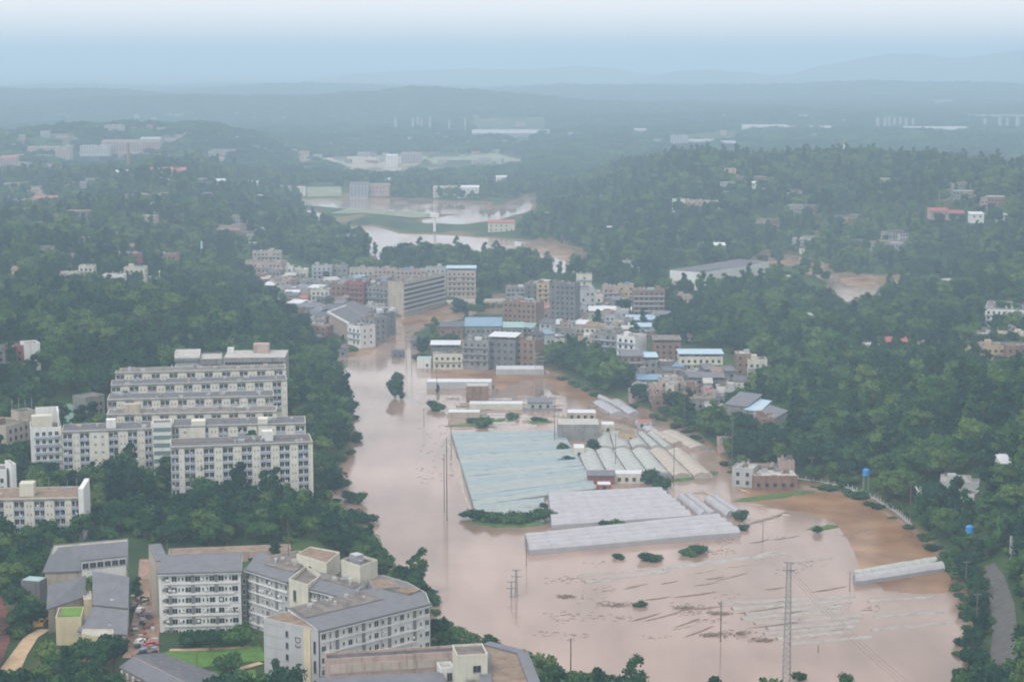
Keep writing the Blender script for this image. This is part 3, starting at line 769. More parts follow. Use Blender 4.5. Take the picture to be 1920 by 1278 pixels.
# numbered end wall
P = [(W(x, y, 30.4).x, W(x, y, 30.4).y) for x, y in [(494, 1158), (599, 1183), (545, 1146.5), (520, 1146.5)]]
P = foot([(494, 1160), (597, 1182.5), (548, 1147), (522, 1151)], 30.2)
e = Building('end_block', 'pale grey end block with number painted on its wall and one column of windows', P, 10, 30.2, 'lightgrey', 'brownroof', parapet=.35)
fi = e.front(); o, ex, nn, ln = e.edge(fi)
rev = (e.c[0] + o[0]) > (e.c[0] + o[0] + ex[0] * ln)
EP = lambda t: t * ln
for f in range(6):
    e.win(fi, EP(.43), e.h - 2.6 - 3.15 * f, 1.0, 1.7, fm=FRAME_D)
    e.bar('wall_joint', fi, EP(.02), EP(.36), e.h - 1.0 - 3.15 * f, e.h - .9 - 3.15 * f, .004, .03, FRAME_D)
e.bar('corner_strip', fi, EP(.74), EP(.86), -3, e.h - .05, .01, .25, WM['yellow'])
for f in range(3): e.win(fi, EP(.93), e.h - 4.6 - 5.2 * f, .9, 3.4, fm=FRAME_D)
cu = bpy.data.curves.new('painted_number', 'FONT'); cu.body = 'D3'; cu.size = 2.6; cu.extrude = .02; cu.align_x = 'CENTER'; cu.align_y = 'CENTER'
cu.materials.append(mat('dark_paint', (.08, .08, .085), .8, .05))
tmp = bpy.data.objects.new('lettering', cu)
number_mesh = bpy.data.meshes.new_from_object(tmp); bpy.data.objects.remove(tmp)
tx = bpy.data.objects.new('painted_number', number_mesh); COL.objects.link(tx); tx.parent = e.root
tx.location = (o[0] + ex[0] * EP(.62) + nn[0] * .06, o[1] + ex[1] * EP(.62) + nn[1] * .06, e.h - 4.3)
tx.rotation_euler = (Matrix((( ex[0], 0, nn[0]), (ex[1], 0, nn[1]), (0, 1, 0))) @ Matrix.Rotation(-math.pi / 2, 3, 'Z')).to_euler()
# curved end towards the river
P = foot([(706, 1107.5), (807, 1131.5), (799, 1110), (765, 1091), (718, 1077), (690, 1078)], 30)
b = Building('curved_end_block', 'curved grey roofed end of the apartment block jutting over the river bank', P, 10, 29.7, 'lightgrey', 'greyt', parapet=.3)
b.box('roof_well', (.3, 3), 9, 5, b.h + .12, .5, RM['brownroof'])
b = Building('roof_house', 'low brown roof house on the curved end of the apartment block', foot([(702, 1106), (748, 1100), (735, 1084), (690, 1086)], 31), 28.5, 31, 'grey', 'brownroof', parapet=.2)
# bottom edge group
P = foot_top(612, 1240, 855, 1225, 27, 5)
b = Building('rear_wall_block', 'long pinkish block with dark roof edge just below the white apartment block', P, 10, 27, 'pink', 'darkflat', parapet=.7)
for t in range(7): b.bar('wall_panel', 0, 1 + t * 4.4, 4.9 + t * 4.4, b.h - 3.2, b.h - .9, .01, .16, WM['beige'])
P = foot_top(598, 1330, 842, 1318, 21, 14)
b = Building('low_wing', 'blue grey tiled roof at the bottom edge in front of the long pinkish block', P, 10, 21, 'lightgrey', 'greyt', parapet=0, ztops=[21, 21, 24, 24])
P = foot_top(615, 1243, 640, 1241, 27, 4.5)
P = foot_top(826, 1258, 852, 1256, 24.6, 5)
b = Building('roof_cabin', 'small white cabin with dark door between tiled roof and cream stair house', P, 12, 24.6, 'white', 'paleflat'); b.win(0, 2.3, b.h - 1.6, 1.4, 2.2, fm=FRAME_D)
P = foot_top(857, 1233, 914, 1230, 31, 8.5)
b = Building('stair_house', 'cream stair house with roof garden at the bottom centre of the picture', P, 12, 31, 'cream', 'flat', parapet=.7)
b.win(0, 4.9, b.h - 3.0, 2.0, 1.8, fm=FRAME_D); b.bar('awning', 0, 2.2, 4.2, b.h - 5.5, b.h - 5.2, .02, 1.4, STEEL)
P = foot([(905, 1300), (1016, 1300), (986, 1224), (915, 1206), (900, 1222)], 26)
b = Building('riverside_block', 'brown flat roof block with grey tiled rim at the bottom edge by the river', P, 8, 26, 'beige', 'brownroof', parapet=0)
for i_ in range(len(b.L)):
    o2, e2, n2, l2 = b.edge(i_)
    if l2 > 8: b.bar('tiled_rim', i_, .1 if i_ % 2 else .3, l2 - .3, b.h + .13, b.h + .6 + .01 * i_, -2.4, .5, RM['greyt'])
# left front cluster: stepped grey roofs
def slant(name, label, pts, z0, wall, roof, cat='building', over=.4, **k):
    P = [(W(x, y, z).x, W(x, y, z).y) for x, y, z in pts]; zz = [p[2] for p in pts]
    A_ = sum(P[i][0] * P[(i + 1) % len(P)][1] - P[(i + 1) % len(P)][0] * P[i][1] for i in range(len(P)))
    if A_ < 0: P, zz = P[::-1], zz[::-1]
    return Building(name, label, P, z0, max(zz), wall, roof, cat, None, 0, ztops=zz, over=over, **k)
b = slant('classroom_building', 'largest dark grey roof of the front left cluster with a strip of windows', [(84, 1073, 21), (238, 1067, 21), (238, 1011, 28), (102, 1023, 28)], 13, 'beige', 'greyt')
b2 = slant('roof_dormer', 'white window strip set in the largest dark grey roof of the left cluster', [(153, 1052, 25.4), (236, 1043, 25.4), (236, 1036, 26.4), (153, 1044, 26.4)], 21, 'white', 'greyt', over=.2, clear=False)
i_ = b2.front(); ln = b2.edge(i_)[3]
for t in range(6): b2.win(i_, ln * (t + .5) / 6, b2.h - 2.5, ln / 6 - .3, 1.7, fm=FRAME_D)
b = slant('classroom_building', 'left grey slanting roof with one skylight above the small roof lawn', [(90, 1142, 20), (158, 1119, 20.5), (158, 1081, 25), (92, 1099, 24.5)], 13, 'beige', 'greyt')
def skylights(b, pts):
    for x, y, z, w in pts:
        m = MB(); p = W(x, y, z); q = (p.x - b.c[0], p.y - b.c[1], z - b.z0)
        m.box(q[0] - w / 2, q[1] - .9, q[2] - .8, q[0] + w / 2, q[1] + .9, q[2] + .35); m.build('skylight', WM['white'], b.root)
skylights(b, [(119, 1108, 22.6, 1.3)])
b = slant('classroom_building', 'upper right grey roof of the front left cluster with two narrow skylights', [(176, 1134, 20.5), (238, 1140, 20.5), (240, 1083, 26.5), (176, 1073, 26.5)], 13, 'beige', 'greyt')
skylights(b, [(215, 1102, 24, 1.2), (212, 1124, 21.8, 1.2)])
b = slant('classroom_building', 'lower right grey roof of the front left cluster above the curved cream wall', [(148, 1184, 17), (236, 1190, 17), (238, 1146, 21), (176, 1139, 21)], 12, 'beige', 'greyt')
skylights(b, [(208, 1171, 18.4, 1.2)])
P = foot_top(104, 1160, 152, 1158, 20.5, 10)
b = Building('courtyard_block', 'square cream walled block carrying a small lawn on its roof', P, 12, 20.5, 'yellow', 'flat', parapet=.4)
m = MB(); m.obox(b.edge(0)[0], b.edge(0)[1], b.edge(0)[2], 1.2, 6.8, -9.3, -.8, b.h + .14, b.h + .5); m.build('roof_lawn', mat('roof_lawn', (.10, .20, .03), .95, .25, .8), b.root)
b = Building('courtyard_wall', 'narrow cream wall block with window slit between the two grey roofs', foot_top(157, 1126, 172, 1125, 20.8, 9), 12, 20.8, 'yellow', 'paleflat', parapet=.4)
pts = [(153 + 60 * t / 8, 1188 + 5.5 * math.sin(math.pi * t / 8)) for t in range(9)] + [(212, 1181), (156, 1180)]
b = Building('curved_building', 'curved cream wall building with red and violet base among the bushes', foot(pts, 19.5), 12, 19.5, 'yellow', 'paleflat', parapet=.3)
ring = b.inset(-.12); m = MB(); m.prism(ring, -2, 1.6); m.build('painted_base', mat('violet_red_base', (.26, .09, .15), .8, .25, .6), b.root)
b = Building('teal_net_shed', 'teal netted scaffold beside the left grey roof', foot_top(73, 1090, 88, 1082, 21, 6), 13, 21, 'dark', 'teal', parapet=0)
# long gable roof at the bottom edge
b = slant('market_hall_slope', 'near slope of the long gabled hall roof running off the bottom edge', [(228, 1252, 16.5), (352, 1318, 16.5), (372, 1290, 19.5), (252, 1230, 19.5)], 11, 'pink', 'greyt')
for t in range(6):
    o2, e2, n2, l2 = b.edge(b.front()); b.bar('post', b.front(), 1 + t * 3.2, 1.5 + t * 3.2, -1, b.h - 3.2, .4, .8, WM['white'])
b = slant('market_hall_slope', 'far paler slope of the long gabled hall roof beside the street end', [(253, 1229, 19.4), (373, 1289, 19.4), (450, 1283, 17), (303, 1226, 17)], 11, 'beige', 'slate')
# white house at the left edge
P = foot_top(46, 647, 75, 645, 46, 9)
b = Building('tower_house', 'blank white tower wall rising from pale green trees at the left edge', P, 24, 46, 'white', 'flat')
P = foot_top(10, 651, 45, 650, 45, 9)
b = Building('tower_house', 'red walled house with white strip beside the blank white tower wall', P, 24, 45, 'red', 'darkflat'); b.bar('stair_strip', 0, .8, 3.6, -2, b.h + 1, .02, .8, WM['white']); b.mass_windows(0, 6, 3, 3.1, 1, 1.3, zb=2)
P = foot_top(-30, 655, 9, 654, 44, 9)
b = Building('tower_house', 'grey violet house cut by the left edge beside the red walled house', P, 24, 44, 'grey', 'darkflat'); b.mass_windows(0, 6, 4, 3.1, 1.2, 1.3, zb=2)
# ------------------------------------------------------------------ the flooded town and scattered houses
SEEN = {}
def T(xl, xr, yb, yt, D, skew, wall, roof, label, style='flat', name='house', cat='building', fl=None, cw=3.2, zb=None, group=None, win=True, ww=1.4, sid=True):
    """house from its photograph outline: left and right px, base row, roof row, depth in metres, skew of the base"""
    if zb is None:
        p = hit((xl + xr) / 2, yb); zb = max(p.z, .2)
    a, c = W(xl, yb - skew / 2, zb), W(xr, yb + skew / 2, zb)
    a2 = ztop_at((a.x + c.x) / 2, (a.y + c.y) / 2, yt); h = max(3.0, a2 - zb)
    d = Vector((c.x - a.x, c.y - a.y)); n = Vector((-d.y, d.x)).normalized() * D
    P = [(a.x, a.y), (c.x, c.y), (c.x + n.x, c.y + n.y), (a.x + n.x, a.y + n.y)]
    par = {'flat': .8, 'canopy': .8, 'tin': 0, 'gable': 0, 'plain': .35}[style]
    if name == 'shed' and style == 'plain': par = 0
    zt = zb + h; zz = None
    if style == 'tin': zz = [zt, zt, zt + .14 * D, zt + .14 * D]
    canopy = style == 'canopy'
    hh = h - 2.6 if canopy and h > 6 else h
    b = Building(name, label, P, zb, zb + hh, wall, 'flat' if canopy else roof, cat, group, parapet=par, ztops=zz, over=.5 if style == 'tin' else 0)
    ln = b.edge(0)[3]; fh = 3.2; floors = max(1, int((hh - .3) / fh)) if fl is None else fl; seed = int(xl * 7 + yb)
    r = random.Random(seed)
    if win:
        cols = max(1, int(ln / cw))
        b.mass_windows(0, floors, cols, (hh - .2) / floors, ww, 1.5, zb=1.0, m0=.5, skip=.05, seed=seed)
        if floors > 1 and wall not in ('dark',) and r.random() < .6:
            m = MB(); o, ex, nn, l_ = b.edge(0)
            for f in range(1, floors): m.obox(o, ex, nn, .3, l_ - .3, .04, .9, f * (hh - .2) / floors - .15, f * (hh - .2) / floors + .55)
            m.build('balcony_rows', b.wm if r.random() < .5 else BALC, b.root, kind='stuff')
        side = 1 if (xl + xr) / 2 < CX else 3
        if sid and b.edge(side)[3] > 5: b.mass_windows(side, floors, max(1, int(b.edge(side)[3] / 4.5)), (hh - .2) / floors, 1.1, 1.3, zb=1.0, seed=seed + 1, name='side_window_panes')
    if canopy and h > 6:
        m = MB(); q = b.inset(-.5); m.prism(q, [h - .5, h - .5, h + .3, h + .3], [h - .25, h - .25, h + .55, h + .55]); m.build('canopy_roof', RM[roof], b.root)
        m = MB()
        for t in b.inset(.4): m.box(t[0] - .12, t[1] - .12, hh, t[0] + .12, t[1] + .12, h - .4)
        m.build('canopy_posts', STEEL, b.root, kind='stuff')
    if style == 'gable':
        o, ex, nn, l_ = b.edge(0); rise = D * .22
        g = MB(); Q = lambda a_, b_, z: (o[0] + ex[0] * a_ - nn[0] * b_, o[1] + ex[1] * a_ - nn[1] * b_, z)
        g.poly([Q(-.5, -.6, hh - .1), Q(l_ + .5, -.6, hh - .1), Q(l_ + .5, D / 2, hh + rise), Q(-.5, D / 2, hh + rise)])
        g.poly([Q(-.5, D / 2, hh + rise + .001), Q(l_ + .5, D / 2, hh + rise + .001), Q(l_ + .5, D + .6, hh - .1), Q(-.5, D + .6, hh - .1)])
        g.poly([Q(.02, 0, hh), Q(.02, D, hh), Q(.02, D / 2, hh + rise - .1)]); g.poly([Q(l_ - .02, D, hh), Q(l_ - .02, 0, hh), Q(l_ - .02, D / 2, hh + rise - .1)])
        g.build('gable_roof', RM[roof], b.root)
    if style in ('flat',) and ln > 6 and D > 6:
        if r.random() < .75: b.box('stair_head', (r.uniform(.5, ln - 4), r.uniform(1, D - 4)), 3.2, 3, b.h + .12, 2.6, b.wm)
        if r.random() < .6: b.box('water_tank', (r.uniform(.5, ln - 2), r.uniform(.6, D - 2)), 1.3, 1.3, b.h + .12, 1.5, TANKM)
        if r.random() < .4: b.box('roof_shed', (r.uniform(.5, ln - 4.5), r.uniform(.6, D - 3.6)), 3.8, 2.6, b.h + .12, 2.1, RM[r.choice(['bluetin', 'whitetin', 'brownroof', 'teal'])])
    if style != 'tin' and style != 'gable' and ln > 4 and name != 'shed':
        m = MB(); o, ex, nn, l_ = b.edge(0)
        for t in range(int(ln * D / 14)):
            q, d2 = r.uniform(.4, ln - 1.6), r.uniform(.4, D - 1.4); m.cur = r.randrange(6)
            m.obox(o, ex, nn, q, q + r.choice([.5, .8, 1.2, 2.4]), -d2 - r.choice([.5, .8, 1.4]), -d2, b.h + .13, b.h + r.uniform(.3, 1.9))
        if m.v: m.build('roof_clutter', [WM['grey'], WM['dark'], WM['beige'], TANKM, WM['brown'], WM['lightgrey']], b.root, kind='stuff')
    return b

ROWS = [
 # left bank of the town
 (460,527,522,492,14,2,'pink','flat','wide pinkish house block at the upper left corner of the town','flat'),
 (474,527,512,473,11,0,'beige','flat','tall stepped pinkish grey house rising above the upper left corner of the town','flat'),
 (528,549,521,500,9,0,'white','flat','small white house with four dark windows at upper left of the town','flat'),
 (549,577,519,505,9,0,'cream','whitetin','low cream house with bright flat roof right of the four window house','plain'),
 (585,622,524,500,10,0,'lightgrey','flat','pale grey blue apartment house at the back of the left town','flat'),
 (622,652,523,500,10,0,'grey','flat','grey apartment house at the back of left town beside the trees','flat'),
 (655,700,528,505,11,0,'beige','flat','beige arcaded apartment row at the back centre of the town','flat'),
 (700,742,530,506,11,0,'pink','flat','rose and white balconied row at the back centre of the town','flat'),
 (742,798,532,508,11,0,'pink','flat','long pinkish balconied row left of the beige tower at the river bend','flat'),
 (798,836,545,504,12,0,'lightgrey','flat','grey lilac apartment block touching the beige block with the blue white roof','flat'),
 (505,545,540,523,10,0,'beige','flat','beige rooftop cluttered house below the four window house','flat'),
 (546,583,543,526,10,0,'grey','paleflat','grey house with pale roof terrace in the left town','flat'),
 (500,530,556,541,9,0,'lightgrey','whitetin','pale house with bright roof on the slope edge of the left town','plain'),
 (533,560,566,550,9,0,'pink','whitetin','small house with white and pink roofs near the forest edge of the town','tin'),
 (551,575,574,560,8,0,'pink','redtin','pink walled shed below the white and pink roofs','tin'),
 (583,618,573,545,11,0,'cream','flat','cream four storey house standing alone in the left town','flat'),
 (620,650,575,535,11,0,'brown','darkflat','dark grey brown apartment house left of the red house','flat'),
 (648,682,578,530,11,2,'red','flat','tall red walled house in the middle of the left town','flat'),
 (683,728,580,538,14,4,'grey','darkflat','grey blue apartment block between red house and beige riverside block','flat'),
 (590,640,548,530,11,0,'grey','slate','grey house row with dark roofs behind the cream four storey house','plain'),
 (640,690,545,524,11,0,'grey','slate','dark roofed house row behind the red walled house','plain'),
 (520,552,588,574,9,0,'beige','paleflat','low beige house with pale roofs at the forest edge below the pink shed','plain'),
 (553,600,592,577,12,0,'grey','greyt','long low grey house with mixed tin roofs in the lower left town','tin'),
 (560,612,610,594,12,2,'grey','slate','dark roofed low warehouse beside the curved riverside row','tin'),
 (602,640,600,580,12,2,'dark','slate','dark slate roofed house above the curved riverside row','tin'),
 (570,612,632,612,11,2,'brown','brownroof','brown walled house above the trees at the lower left of the town','plain'),
 (575,600,648,634,8,0,'lightgrey','slate','small violet grey house among trees at the lower edge of left town','tin'),
 (625,650,668,652,8,0,'grey','slate','dark small house on the left shore under the trees','gable'),
 (652,676,647,612,12,4,'white','darkflat','tall pale end wall house closing the curved riverside row','flat'),
 (677,702,640,597,12,3,'grey','flat','grey balconied house right of the pale end wall on the left shore','flat'),
 (690,716,628,588,12,4,'dark','flat','dark grey balconied house at the river behind the curved row','flat'),
 # right bank and centre
 (808,862,672,645,12,0,'dark','whitetin','dark house with one bright white roof strip above the white terrace','canopy'),
 (812,868,691,664,7,0,'cream','flat','cream terrace with dark openings at the edge of the flood','plain'),
 (813,868,642,613,12,0,'brown','slate','brown violet dark roofed house left of the large blue roof','tin'),
 (770,800,652,640,9,0,'grey','slate','low drowned grey house on the right shore opposite the white end wall','tin'),
 (866,916,688,640,13,2,'grey','darkflat','grey six storey apartment house in front of the blue roof','flat'),
 (872,940,640,612,20,0,'grey','bluetin','grey hall under the large bright blue roof','tin'),
 (917,966,690,630,13,2,'dark','whitetin','dark apartment house with white roof strip beside the teal roof','canopy'),
 (944,982,640,614,12,0,'grey','teal','grey house with teal tin roof behind the dark apartment house','tin'),
 (966,1003,688,640,12,3,'brown','flat','brownish balconied house right of the white strip apartment house','flat'),
 (943,1005,628,568,13,4,'brown','flat','tall grey brown apartment block in the centre of the right town','flat'),
 (948,985,575,540,12,0,'grey','flat','weathered grey house near the bridge end behind the tall brown block','flat'),
 (985,1010,580,534,11,0,'dark','flat','dark apartment house behind the tall grey brown block','flat'),
 (1006,1030,585,532,9,0,'tan','flat','slim house with a pale yellow wall strip','flat'),
 (1031,1078,612,534,13,2,'dark','darkflat','tallest dark tower house of the town with lilac roof','flat'),
 (1080,1116,588,545,11,0,'lightgrey','flat','house with white balconies under the pale square tower','flat'),
 (1130,1160,578,540,11,0,'pink','flat','pink walled house with scattered windows behind the garden trees','flat'),
 (1160,1188,575,536,11,0,'tan','flat','house with orange tinted upper wall beside the pink walled house','flat'),
 (1187,1246,602,546,14,0,'brown','flat','broad grey brown apartment block at the foot of the wooded hill','flat'),
 (1105,1185,596,583,12,0,'lightgrey','whitetin','long white tin roof in front of the broad brown block','tin'),
 (1175,1230,614,600,12,0,'grey','paleblue','pale blue tin roof below the broad brown block','tin'),
 (1180,1222,626,613,9,0,'grey','paleblue','lower pale blue tin roof left of the wooded hill','tin'),
 (1005,1055,618,608,12,0,'beige','whitetin','low beige house with bright roof strip among trees in the centre','tin'),
 (1080,1110,608,590,10,0,'beige','brownroof','low brown roofed house under the white balcony house','plain'),
 (1030,1080,632,616,10,0,'grey','brownroof','low cluttered brown roofs under the tallest dark tower house','plain'),
 (1040,1058,664,640,8,0,'cream','flat','slim cream house standing in the trees in the town centre','flat'),
 (985,1008,655,643,8,0,'grey','whitetin','small house with a short white roof right of the brown balcony house','tin'),
 (986,1012,678,664,8,0,'grey','flat','small grey house at the tree edge by the lilac field','plain'),
 (1085,1110,668,636,10,0,'tan','flat','sandy brown narrow house left of the white six storey block','flat'),
 (1111,1156,684,626,13,4,'grey','darkflat','grey apartment block with pale window bands left of the white six storey block','flat'),
 (1225,1276,688,636,13,0,'brown','flat','brown house tower with one bright white roof box','canopy'),
 (1165,1205,715,668,12,0,'brown','greyt','red brick house with grey tin roof in front of the white six storey block','tin'),
 (1205,1232,715,668,12,0,'grey','paleblue','grey house with a blue tin roof attached to the red brick house','canopy'),
 (1273,1355,706,662,12,0,'cream','paleblue','cream three storey school like house with long pale blue roof','canopy'),
 (1380,1408,703,664,11,0,'brown','paleflat','brown walled house beside the cream frame house at the forest edge','plain'),
 (1402,1438,706,676,9,0,'cream','flat','cream frame house with wide openings at the forest edge','flat'),
 (1195,1240,732,712,9,0,'grey','bluetin','low shed with dark blue tin roof above the tree belt','tin'),
 (1236,1282,740,716,12,0,'beige','flat','beige low house with cluttered terrace above the tree belt','flat'),
 (1282,1330,722,708,11,0,'grey','greyt','grey low house in front of the cream three storey house','tin'),
 (1318,1358,738,706,10,0,'dark','greyt','dark canopy house under the cream three storey house','canopy'),
 (1345,1362,746,726,8,0,'white','flat','small white pillared house right of the dark canopy house','plain'),
 (1180,1220,750,734,9,0,'pink','brownroof','pinkish low wall house at the upper edge of the tree belt','plain'),
 (1225,1290,762,742,12,0,'brown','brownroof','long brown roofed house row above the tree belt','plain'),
 (1290,1350,768,748,12,0,'grey','brownroof','long dark brown roofed house row right of the first brown row','plain'),
 (1322,1362,790,764,10,0,'brown','paleflat','brown house with a pale ledge beside the tilted grey roofs','plain'),
 (1380,1432,736,724,10,0,'brown','redtin','low red brown roof between tilted grey roofs and cream frame house','tin'),
 (1340,1372,760,745,8,0,'beige','flat','small beige house touching the tilted grey roofs on their left','plain'),
 (1412,1452,842,788,12,0,'brown','flat','brick house under the right tilted grey roof, half hidden by trees','flat'),
 (1348,1374,846,826,9,0,'pink','flat','small pink house at the lower end of the tree belt','plain'),
 (1290,1305,640,622,7,0,'beige','flat','tiny house at the foot of the wooded hill','plain'),
 (1271,1300,580,556,9,0,'pink','flat','white and pink house alone on the left flank of the wooded hill','flat'),
 # right hand side
 (1622,1662,676,647,11,0,'grey','paleflat','grey house with flat pale roof beside the red roofed house on the right','plain'),
 (1662,1700,668,640,10,0,'red','redtin','dark red roofed house between woods on the right','gable'),
 (1618,1660,684,668,10,0,'pink','greyt','low pinkish grey house in front of the flat pale roof on the right','tin'),
 (1703,1745,678,660,9,0,'white','paleblue','white house with blue tin roof between woods on the right','tin'),
 (1725,1748,662,644,8,0,'beige','flat','small beige house behind the blue tin roof on the right','plain'),
 (1790,1890,655,628,14,0,'dark','paleflat','long dark house with pale flat roof at the right edge','flat'),
 (1815,1895,690,650,13,0,'tan','flat','tan apartment house with two window columns at the right edge','flat'),
 (1886,1960,690,650,13,0,'brown','flat','lilac brown apartment house cut by the right edge','flat'),
 (1885,1930,655,628,12,0,'yellow','whitetin','house with yellowish wall end behind the tan apartment house','flat'),
 (1846,1950,612,582,42,4,'white','greyt','large pale grey hall roof with white pillars at the right edge','plain'),
 (1895,1960,622,600,10,0,'lightgrey','bluetin','deep blue walled shed beside the large pale hall at the right edge','canopy'),
 (1592,1628,587,572,9,0,'dark','slate','dark small house standing in the brown pool on the right','gable'),
 # lower right
 (1372,1412,912,880,9,3,'lightgrey','paleflat','pale frame house at the left end of the brick yard by the flood','flat'),
 (1412,1495,917,893,12,0,'brown','paleflat','long brick yard wall house with bright flat roof at the flood edge','plain'),
 (1462,1490,890,866,8,0,'pink','flat','small pink house behind the long brick yard house','plain'),
 (1400,1460,893,877,9,0,'dark','brownroof','dark cluttered sheds behind the brick yard wall','plain'),
 (1762,1835,932,906,12,4,'lightgrey','paleflat','white house with wide pale roof terrace in the trees at lower right','flat'),
 (1790,1826,952,926,7,4,'white','flat','white lower wing in front of the pale roof terrace house','plain'),
 (1725,1762,940,926,7,0,'pink','whitetin','low pinkish shed left of the pale roof terrace house','tin'),
 (1878,1916,884,870,10,0,'white','whitetin','bright white roof alone in the woods at the right edge','tin'),
 (1892,1950,1058,1024,10,4,'lightgrey','flat','grey white cluttered house cut by the right edge above the road','flat'),
 # row of houses beyond the wooded hill on the left
 (22,60,518,506,10,0,'cream','brownroof','low cream house at the left end of the row behind the wooded hill','gable'),
 (58,88,522,508,10,0,'tan','paleflat','tan house right of the low cream house behind the wooded hill','plain'),
 (102,145,528,512,10,0,'cream','paleflat','cream house with a lilac roof behind the wooded hill','plain'),
 (148,176,530,500,9,0,'cream','flat','taller cream house with small roof tower behind the wooded hill','flat'),
 (192,232,540,516,10,0,'white','paleflat','white house with dark door gaps behind the wooded hill','plain'),
 (232,272,532,504,10,0,'cream','flat','cream house with high centre wall behind the wooded hill','flat'),
 (273,296,526,514,8,0,'white','whitetin','low bright roof right of the high centre wall house','tin'),
 (328,352,522,498,9,0,'cream','flat','cream tower like house next to the tall white mast','flat'),
 (195,262,500,476,12,0,'red','slate','long dark red brick building in front of the far woods on the left','plain'),
 (262,332,508,478,12,0,'brown','slate','brick building with many bays left of the tall white mast','flat'),
 (112,160,500,482,10,0,'red','slate','dim red brick house in the woods at the left','gable'),
 (590,612,478,462,9,0,'beige','whitetin','small house with white roof lines in the woods behind the town','flat'),
 (632,668,462,444,10,0,'lightgrey','whitetin','white roofed riverside house left of the tree in the water','flat'),
 (655,682,470,455,8,0,'grey','paleflat','low house under the white roofed riverside house','plain'),
]
for row in ROWS:
    xl, xr, yb, yt, D, sk, wall, roof, lab, st = row
    T(xl, xr, yb, yt, D, sk, wall, roof, lab, st)

# small houses packed between the larger ones
WW = {'grey': 'grey', 'beige': 'beige', 'brown': 'brown', 'pink': 'pinkish', 'lightgrey': 'pale grey', 'cream': 'cream', 'dark': 'dark'}
RW = {'flat': 'weathered flat roof', 'slate': 'slate roof', 'greyt': 'grey tin roof', 'brownroof': 'brown roof', 'whitetin': 'bright white roof', 'paleflat': 'pale flat roof', 'teal': 'teal tin roof', 'bluetin': 'blue tin roof', 'redtin': 'rusty red roof', 'paleblue': 'pale blue roof'}
def inpoly(x, y, P):
    c = False
    for i in range(len(P)):
        (ax, ay), (bx, by) = P[i - 1], P[i]
        if (ay > y) != (by > y) and x < (bx - ax) * (y - ay) / (by - ay) + ax: c = not c
    return c
FILL = [('packed in the left town', [(470,505),(530,525),(600,540),(740,535),(742,590),(700,600),(650,585),(610,600),(600,650),(575,640),(540,590),(505,560)], 9, 7.5, (4, 9)),
        ('in the town centre right of the river', [(950,560),(1040,545),(1120,560),(1240,600),(1240,640),(1160,640),(1080,640),(1010,650),(960,620)], 22, 9, (4, 10)),
        ('in the lower right town', [(1160,690),(1260,690),(1280,715),(1380,705),(1400,740),(1360,790),(1290,775),(1190,745)], 20, 9, (3.5, 8))]
rf_ = random.Random(31)
for where, poly, sx_, sy_, hr in FILL:
    y_ = min(p[1] for p in poly); k_ = 0
    while y_ < max(p[1] for p in poly):
        x_ = min(p[0] for p in poly) + (k_ % 2) * sx_
        while x_ < max(p[0] for p in poly):
            x2, y2 = x_ + rf_.uniform(-4, 4), y_ + rf_.uniform(-2, 2); x_ += 19
            if not inpoly(x2, y2, poly): continue
            p = hit(x2, y2)
            if float(water_dist(np.array([p.x]), np.array([p.y]))[0]) > -5: continue
            if any(math.hypot(p.x - a, p.y + 5 - b) < r * .66 + 3.9 for a, b, r in OCC): continue
            wpx = rf_.uniform(15, 26); h_ = rf_.uniform(*hr); d_ = p.y; yt_ = y2 - h_ * F / d_
            wall = rf_.choice(['grey', 'grey', 'beige', 'brown', 'lightgrey', 'dark', 'pink', 'cream']); roof = rf_.choice(['flat', 'slate', 'greyt', 'greyt', 'brownroof', 'whitetin', 'paleflat', 'paleflat', 'teal', 'bluetin', 'redtin'])
            lab = '%s %s house with %s, %s' % ('low' if h_ < 6.5 else 'taller', WW[wall], RW[roof], where)
            T(x2 - wpx / 2, x2 + wpx / 2, y2, yt_, rf_.uniform(8, 11), rf_.uniform(-1.5, 1.5), wall, roof, lab, rf_.choice(['plain', 'plain', 'tin']) if roof not in ('flat',) else 'flat', group='small houses ' + where)
        y_ += sy_; k_ += 1
# special buildings
b = T(730, 756, 582, 532, 13, 3, 'beige', 'flat', 'blank beige end wall of the balconied riverside block', 'plain', win=False, name='apartment_block')
P = foot([(757, 531), (832, 508), (838, 500), (745, 518)], 22)
a, c = W(757, 585, 5), W(834, 566, 5)
bb = T(757, 834, 578, 522, 12, -20, 'beige', 'flat', 'long beige riverside block with five rows of balconies', 'flat', win=False, name='apartment_block')
o, ex, nn, ln = bb.edge(0)
for f in range(6):
    bb.bar('balcony', 0, .3, ln - .3, 1.2 + f * 3.2, 2.2 + f * 3.2, .05, 1.3, WM['lightgrey'])
    bb.bar('window_band', 0, .6, ln - .6, 2.3 + f * 3.2, 3.7 + f * 3.2, .01, .06, GLASS)
bb = T(838, 892, 556, 502, 12, 0, 'beige', 'paleblue', 'beige apartment block with blue white canopy roof at the river bend', 'canopy', name='apartment_block')
T(705, 735, 618, 580, 9, 1, 'white', 'paleflat', 'blank white wall house standing at the water in the middle of the town', 'plain', win=False)
T(1081, 1110, 546, 515, 9, 0, 'cream', 'flat', 'pale square tower house with one window column', 'plain', name='tower_house', cw=6)
bw = T(1156, 1190, 690, 632, 12, 4, 'white', 'flat', 'bright white six storey block with dark square windows in the right town', 'flat', name='apartment_block', ww=1.6)
T(1271, 1352, 706, 690, 2, 0, 'cream', 'flat', 'cream plinth terrace', 'plain', win=False) if False else None
